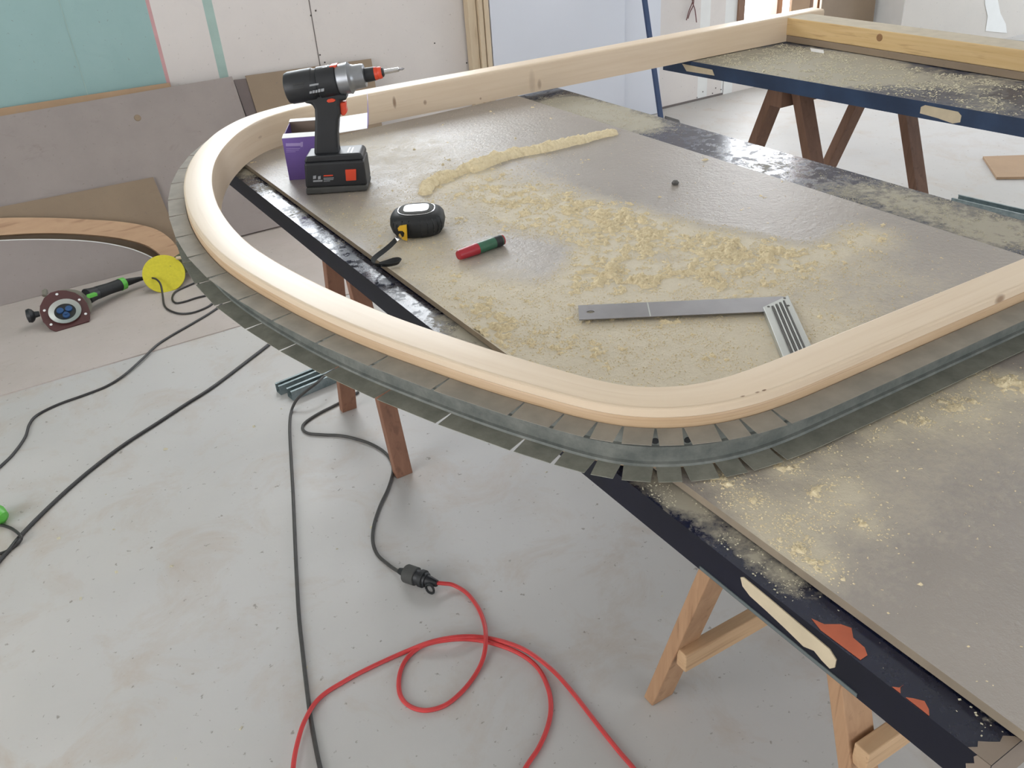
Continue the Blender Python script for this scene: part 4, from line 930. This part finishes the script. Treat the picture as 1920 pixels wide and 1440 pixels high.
# ------------------------------------------------------------------ things on the floor at the left
# grinder
gc = onZ(110, 619, ZF); view = ray(125, 578); hv = -view.copy(); hv[2] = 0; hv /= np.linalg.norm(hv)
el = math.radians(60); gn = hv * math.cos(el) + upz * math.sin(el); gn = gn / np.linalg.norm(gn)
gcen = onPl(125, 579, onZ(108, 621, ZF) + gn * .004, gn); 
gr_r = 47 / FPX * float((gcen - CAM) @ _F)
gu = np.cross(upz, gn); gu /= np.linalg.norm(gu); gv = np.cross(gn, gu)      # gu: to the viewer's right?
if float(gu @ _I) < 0: gu = -gu; 
if gv[2] < 0: gv = -gv
gr = thing('angle_grinder', 'black and green grinder with a burgundy guard plate lying on the floor sheet', 'angle grinder', (gcen[0], gcen[1], ZF))
def gp(cx, cy, off=0.): return onPl(30 + cx / 4.8, 460 + cy / 4.8, gcen - gn * off, gn)
plate = [(360, 775), (300, 745), (240, 680), (212, 600), (215, 545), (250, 475), (310, 425), (380, 405), (450, 405), (530, 425), (600, 470), (640, 520), (665, 590), (665, 650), (655, 680)]
A_ = [gp(*p) for p in plate]; b = MB(); b.hexa(A_, [p - gn * .008 for p in A_]); pt_ = b.build('guard_plate', M['burg'], gr, .001)
for p in [(368, 441), (570, 490), (627, 617), (256, 587), (316, 713)]:
    b = MB(); b.lathe([(0, .0052), (.0016, .0045)], gp(*p) + gn * .0001, gn, 12); b.build('white_rivet', M['white'], pt_)
cen = gp(444, 602); b = MB()
def annul(r0, r1, z0, z1, m, name, par, n=36):
    b = MB(); V_ = []
    for (r_, z_) in ((r0, z0), (r1, z1), (r1, z1 - .003), (r0, z0 - .003)):
        for k in range(n): a_ = 2 * PI * k / n; V_.append(cen + gu * r_ * math.cos(a_) + gv * r_ * math.sin(a_) + gn * z_)
    F_ = [(q * n + k, q * n + (k + 1) % n, ((q + 1) % 4) * n + (k + 1) % n, ((q + 1) % 4) * n + k) for q in range(4) for k in range(n)]; b.add(V_, F_); return b.build(name, m, par, 0, True)
annul(gr_r * .40, gr_r * .60, .004, .009, M['alu_pale'], 'clamp_ring', gr)
b = MB(); b.lathe([(0, gr_r * .42), (.002, gr_r * .42)], cen + gn * .0005, gn, 30); b.build('spindle_bore', M['rubber'], gr, 0, True)
b = MB()
for k in range(3):
    a_ = k * 2.1 + .5; b.lathe([(.002, .013), (.008, .012)], cen + gu * .017 * math.cos(a_) + gv * .017 * math.sin(a_), gn, 14)
b.lathe([(.003, .007), (.012, .006)], cen - gv * .012, gn, 14); b.build('flange_nut', M['blue'], gr, 0, True)
# gear head behind plate
b = MB(); b.lathe([(0, gr_r * .6), (.014, gr_r * .9), (.030, gr_r * .95)], gcen - gn * .040 + gv * .012, gn, 26)
hb = b.build('dust_hood', M['grime'], gr, 0, True)
zlow = min((hb.matrix_world @ v.co)[2] for v in hb.data.vertices)
# side handle, body and switch
def gbar(pts, r, m, name, n=14): b = MB(); b.tube(pts, r, n); return b.build(name, m, gr, 0, True)
sh0 = gp(212, 615, .02); sh1 = gp(95, 640, .02)
def fl_(p, z): q = p.copy(); q[2] = z; return q
dsh = sh1 - sh0
gbar([sh0, sh0 + dsh * .35, sh0 + dsh * .5, sh0 + dsh * .7, sh0 + dsh * .95, sh0 + dsh * 1.02], [.010, .012, .022, .027, .024, .010], M['blackplastic'], 'side_handle')
def gz(px, z): return onZ(px[0], px[1], z)
b0 = gz((163, 556), .060); b1 = gz((182, 549), .055); b2 = gz((225, 534), .045); b3 = gz((243, 527), .042)
gbar([b0, b0 + (b1 - b0) * .4, b1], [.030, .027, .024], M['blackplastic'], 'motor_body')
gbar([b1, (b1 + b2) / 2, b2], [.025, .022, .023], M['rubber'], 'grip')
gbar([b2, b2 + (b3 - b2) * .45], [.0245, .0235], M['lime'], 'green_collar')
gbar([b2 + (b3 - b2) * .45, gz((262, 523), .036), gz((276, 521), .032)], [.016, .009, .005], M['rubber'], 'cable_sleeve')
e_ = gz((178, 551), .055); b = MB(); b.bar(gz((165, 556), .086), gz((180, 551), .082), upz, .006, .009); b.build('switch', M['lime'], gr, .002)
kb = gz((86, 552), .05); gbar([gp(255, 455, .03), gp(262, 415, .03), gp(268, 400, .03)], [.008, .011, .006], M['grime'], 'clamp_lever', 8)
# yellow disc of a second sander
yc_ = onZ(305, 549, ZF); el2 = math.radians(44); v2 = ray(307, 513); h2 = -v2.copy(); h2[2] = 0; h2 /= np.linalg.norm(h2); yn = h2 * math.cos(el2) + upz * math.sin(el2)
ycen = onPl(307, 513, yc_, yn); yr = 37.8 / FPX * float((ycen - CAM) @ _F)
sdr = thing('disc_sander', 'dark olive sander behind its round yellow pad, partly hidden by the steel track', 'sander', (ycen[0], ycen[1], ZF))
b = MB(); b.lathe([(0, yr), (.004, yr), (.005, yr - .002)], ycen - yn * .004, yn, 48); b.build('yellow_pad', M['pad'], sdr)
b = MB(); b.lathe([(0, yr * .55), (.03, yr * .6), (.034, yr * .8)], ycen - yn * .042, yn, 24); b.build('backing', M['rubber'], sdr, 0, True)
s0 = onZ(318, 508, .050); s1 = onZ(346, 492, .060); s2 = onZ(368, 478, .060)
b = MB(); b.tube([s0, s1, s2], [.036, .040, .034], 14); b.build('body', M['olive'], sdr, 0, True)
b = MB(); b.tube([onZ(330, 484, .10), onZ(352, 482, .09), onZ(364, 490, .08)], [.006, .008, .006], 8); b.build('lever', M['trimwood'], sdr, 0, True)

# ------------------------------------------------------------------ cables
def cable(name, pts, r, m, label, cat='cable', seg=7, par=None, n=8):
    w_ = []
    for p in pts:
        z = p[2] if len(p) > 2 else 0; w_.append(onZ(p[0], p[1], z + r))
    c_ = catmull(w_, seg); b = MB(); b.tube(c_, r, n); o = b.build(name, M[m], par, 0, True)
    return tag(o, label, cat) if par is None else o
F_ = ZF
cord = cable('power_cord', [(270, 521, .03), (280, 521, .045), (292, 523, .05), (301, 533, .035), (305, 553, .012), (308, 572, F_), (318, 582, F_), (338, 588, F_), (362, 586, F_), (388, 576, F_), (402, 565, F_), (405, 556, F_), (395, 553, F_), (370, 558, F_), (348, 565, F_), (330, 568, F_), (323, 560, F_), (328, 548, F_), (345, 539, F_), (372, 528, F_), (400, 520, F_), (430, 515, F_)], .0038, 'cabledark', 'x', par=gr)
cable('power_cable', [(372, 532, F_), (382, 542, F_), (395, 551, F_), (408, 560, F_), (415, 570, F_), (395, 586, F_), (360, 607, F_), (320, 630, F_), (293, 648, F_), (267, 673, F_), (233, 703, .002), (200, 724, 0), (160, 740, 0), (110, 758, 0), (70, 778, 0), (55, 796, 0), (48, 818, 0), (32, 842, 0), (10, 866, 0), (-40, 905, 0), (-200, 1000, 0), (-500, 1200, 0), (-700, 1500, 0)], .0040, 'cabledark', 'black cable winding from the steel track past the grinder to the left edge')
cable('power_cable', [(560, 585, 0), (535, 615, 0), (507, 643, 0), (470, 672, 0), (400, 725, 0), (350, 757, 0), (300, 790, 0), (235, 832, 0), (180, 873, 0), (130, 915, 0), (80, 962, 0), (40, 1003, 0), (18, 1030, 0), (0, 1050, 0), (-40, 1100, 0), (-160, 1260, 0), (-300, 1500, 0), (-420, 1800, 0)], .0050, 'cabledark', 'thick black cable running straight across the floor to the left edge')
cable('cable_loop', [(-40, 980, 0), (-15, 983, 0), (5, 985, 0), (22, 991, 0), (34, 1000, .008), (40, 1008, .010), (34, 1018, .002), (20, 1029, 0), (4, 1037, 0), (-30, 1045, 0)], .0040, 'cabledark', 'small black cable loop beside the green plug at the left edge')
cable('power_cable', [(660, 672, 0), (640, 684, .01), (622, 696, .035), (608, 705, .045), (594, 718, .047), (572, 735, .038), (556, 750, .022), (546, 772, 0), (543, 800, 0), (545, 850, 0), (549, 920, 0), (552, 990, 0), (555, 1060, 0), (560, 1150, 0), (566, 1210, 0), (574, 1280, 0), (583, 1350, 0), (598, 1430, 0), (615, 1500, 0), (640, 1650, 0), (700, 1850, 0), (820, 2100, 0)], .0042, 'cable', 'grey cable running down over the metal offcuts to the bottom edge')
cable('power_cable', [(672, 735, 0), (650, 748, 0), (628, 760, 0), (600, 774, 0), (575, 790, 0), (567, 802, 0), (577, 812, 0), (605, 815, 0), (640, 817, 0), (675, 825, 0), (705, 837, 0), (728, 855, 0), (737, 880, 0), (728, 915, 0), (712, 950, 0), (701, 985, 0), (699, 1015, 0), (708, 1040, 0), (730, 1060, 0), (748, 1072, .012), (760, 1078, .018)], .0042, 'cable', 'grey cable curling from the sawhorse leg to the black connector')
# connector
con = thing('cable_connector', 'black round cable connector joining the grey cable and the red cable', 'connector', onZ(785, 1095, 0))
k0 = onZ(745, 1069, .018); k1 = onZ(822, 1092, .018); 
k0 = onZ(748, 1070, .021); k1 = onZ(822, 1095, .021); kd = (k1 - k0); KL = np.linalg.norm(kd); kd /= KL
def ksec(f0, f1, r0, r1, m, name, extra=()): b = MB(); b.lathe([(KL * f0, r0 * .9), (KL * (f0 + .01), r0)] + [(KL * f, r) for f, r in extra] + [(KL * (f1 - .01), r1), (KL * f1, r1 * .9)], k0, kd, 26); return b.build(name, M[m], con, 0, True)
ksec(0, .22, .007, .012, 'rubber', 'strain_relief'); ksec(.16, .46, .019, .021, 'dustyblack', 'socket_shell', [(.2, .021), (.40, .021)]); ksec(.44, .72, .018, .016, 'blackplastic', 'plug_body'); ksec(.55, .66, .020, .020, 'rubber', 'sealing_ring'); ksec(.70, .97, .013, .008, 'blackplastic', 'plug_tail')
rc = onZ(806, 1104, .014); b = MB(); ru_ = _I * 1.; rv_ = -_J * 1.; pts = [rc + (kd * .010 * math.cos(a_) + upz * .013 * math.sin(a_)) for a_ in np.linspace(0, 2 * PI, 25)]
b.tube(pts, .0028, 8); b.build('cap_ring', M['rubber'], con, 0, True)
cable('extension_cord', [(818, 1093, .016), (832, 1094, .012), (850, 1097, .004), (875, 1112, 0), (895, 1137, 0), (907, 1165, 0), (911, 1195, .010), (907, 1230, .004), (893, 1262, 0), (868, 1295, 0), (835, 1322, 0), (797, 1332, 0), (765, 1322, 0), (749, 1298, 0), (750, 1262, 0), (765, 1232, 0), (795, 1210, .002), (840, 1200, .008), (885, 1199, 0), (930, 1208, 0), (975, 1226, 0), (1008, 1252, 0), (1027, 1288, 0), (1033, 1325, 0), (1027, 1362, 0), (1010, 1402, 0), (985, 1440, 0), (940, 1520, 0), (800, 1600, 0), (620, 1590, 0), (550, 1520, 0), (549, 1450, .012), (556, 1400, .010), (572, 1350, .008), (600, 1308, 0), (650, 1275, 0), (700, 1249, 0), (760, 1222, 0), (810, 1203, .010), (860, 1194, .012), (905, 1195, 0), (950, 1205, .006), (990, 1222, .008), (1035, 1256, .006), (1075, 1300, 0), (1120, 1358, 0), (1160, 1408, 0), (1195, 1450, 0), (1240, 1520, 0), (1330, 1650, 0), (1380, 1850, 0), (1300, 2100, 0)], .0046, 'redcable', 'red extension cord looped on the concrete floor', 'extension cord', 8)
# green plug end at the left edge
b = MB(); g0 = onZ(-22, 960, .02); b.tube([g0, onZ(-6, 966, .022), onZ(6, 972, .018), onZ(10, 974, .014)], [.028, .026, .018, .008], 14)
tag(b.build('green_plug', M['lime'], smooth=True), 'bright green plastic plug end at the left edge of the floor', 'plug')
# channel offcuts near the sawhorse
def zz2(px): return onZ(*px, 0)[:2]
a_ = zz2((545, 748)); c_ = zz2((660, 700)); channel('metal_profile', a_, c_, .034, .030, 'front galvanised channel offcut lying by the reddish sawhorse leg', group=None)
a_ = zz2((523, 738)); c_ = zz2((640, 690)); channel('metal_profile', a_, c_, .030, .030, 'rear galvanised channel offcut lying under the grey cable', group=None)
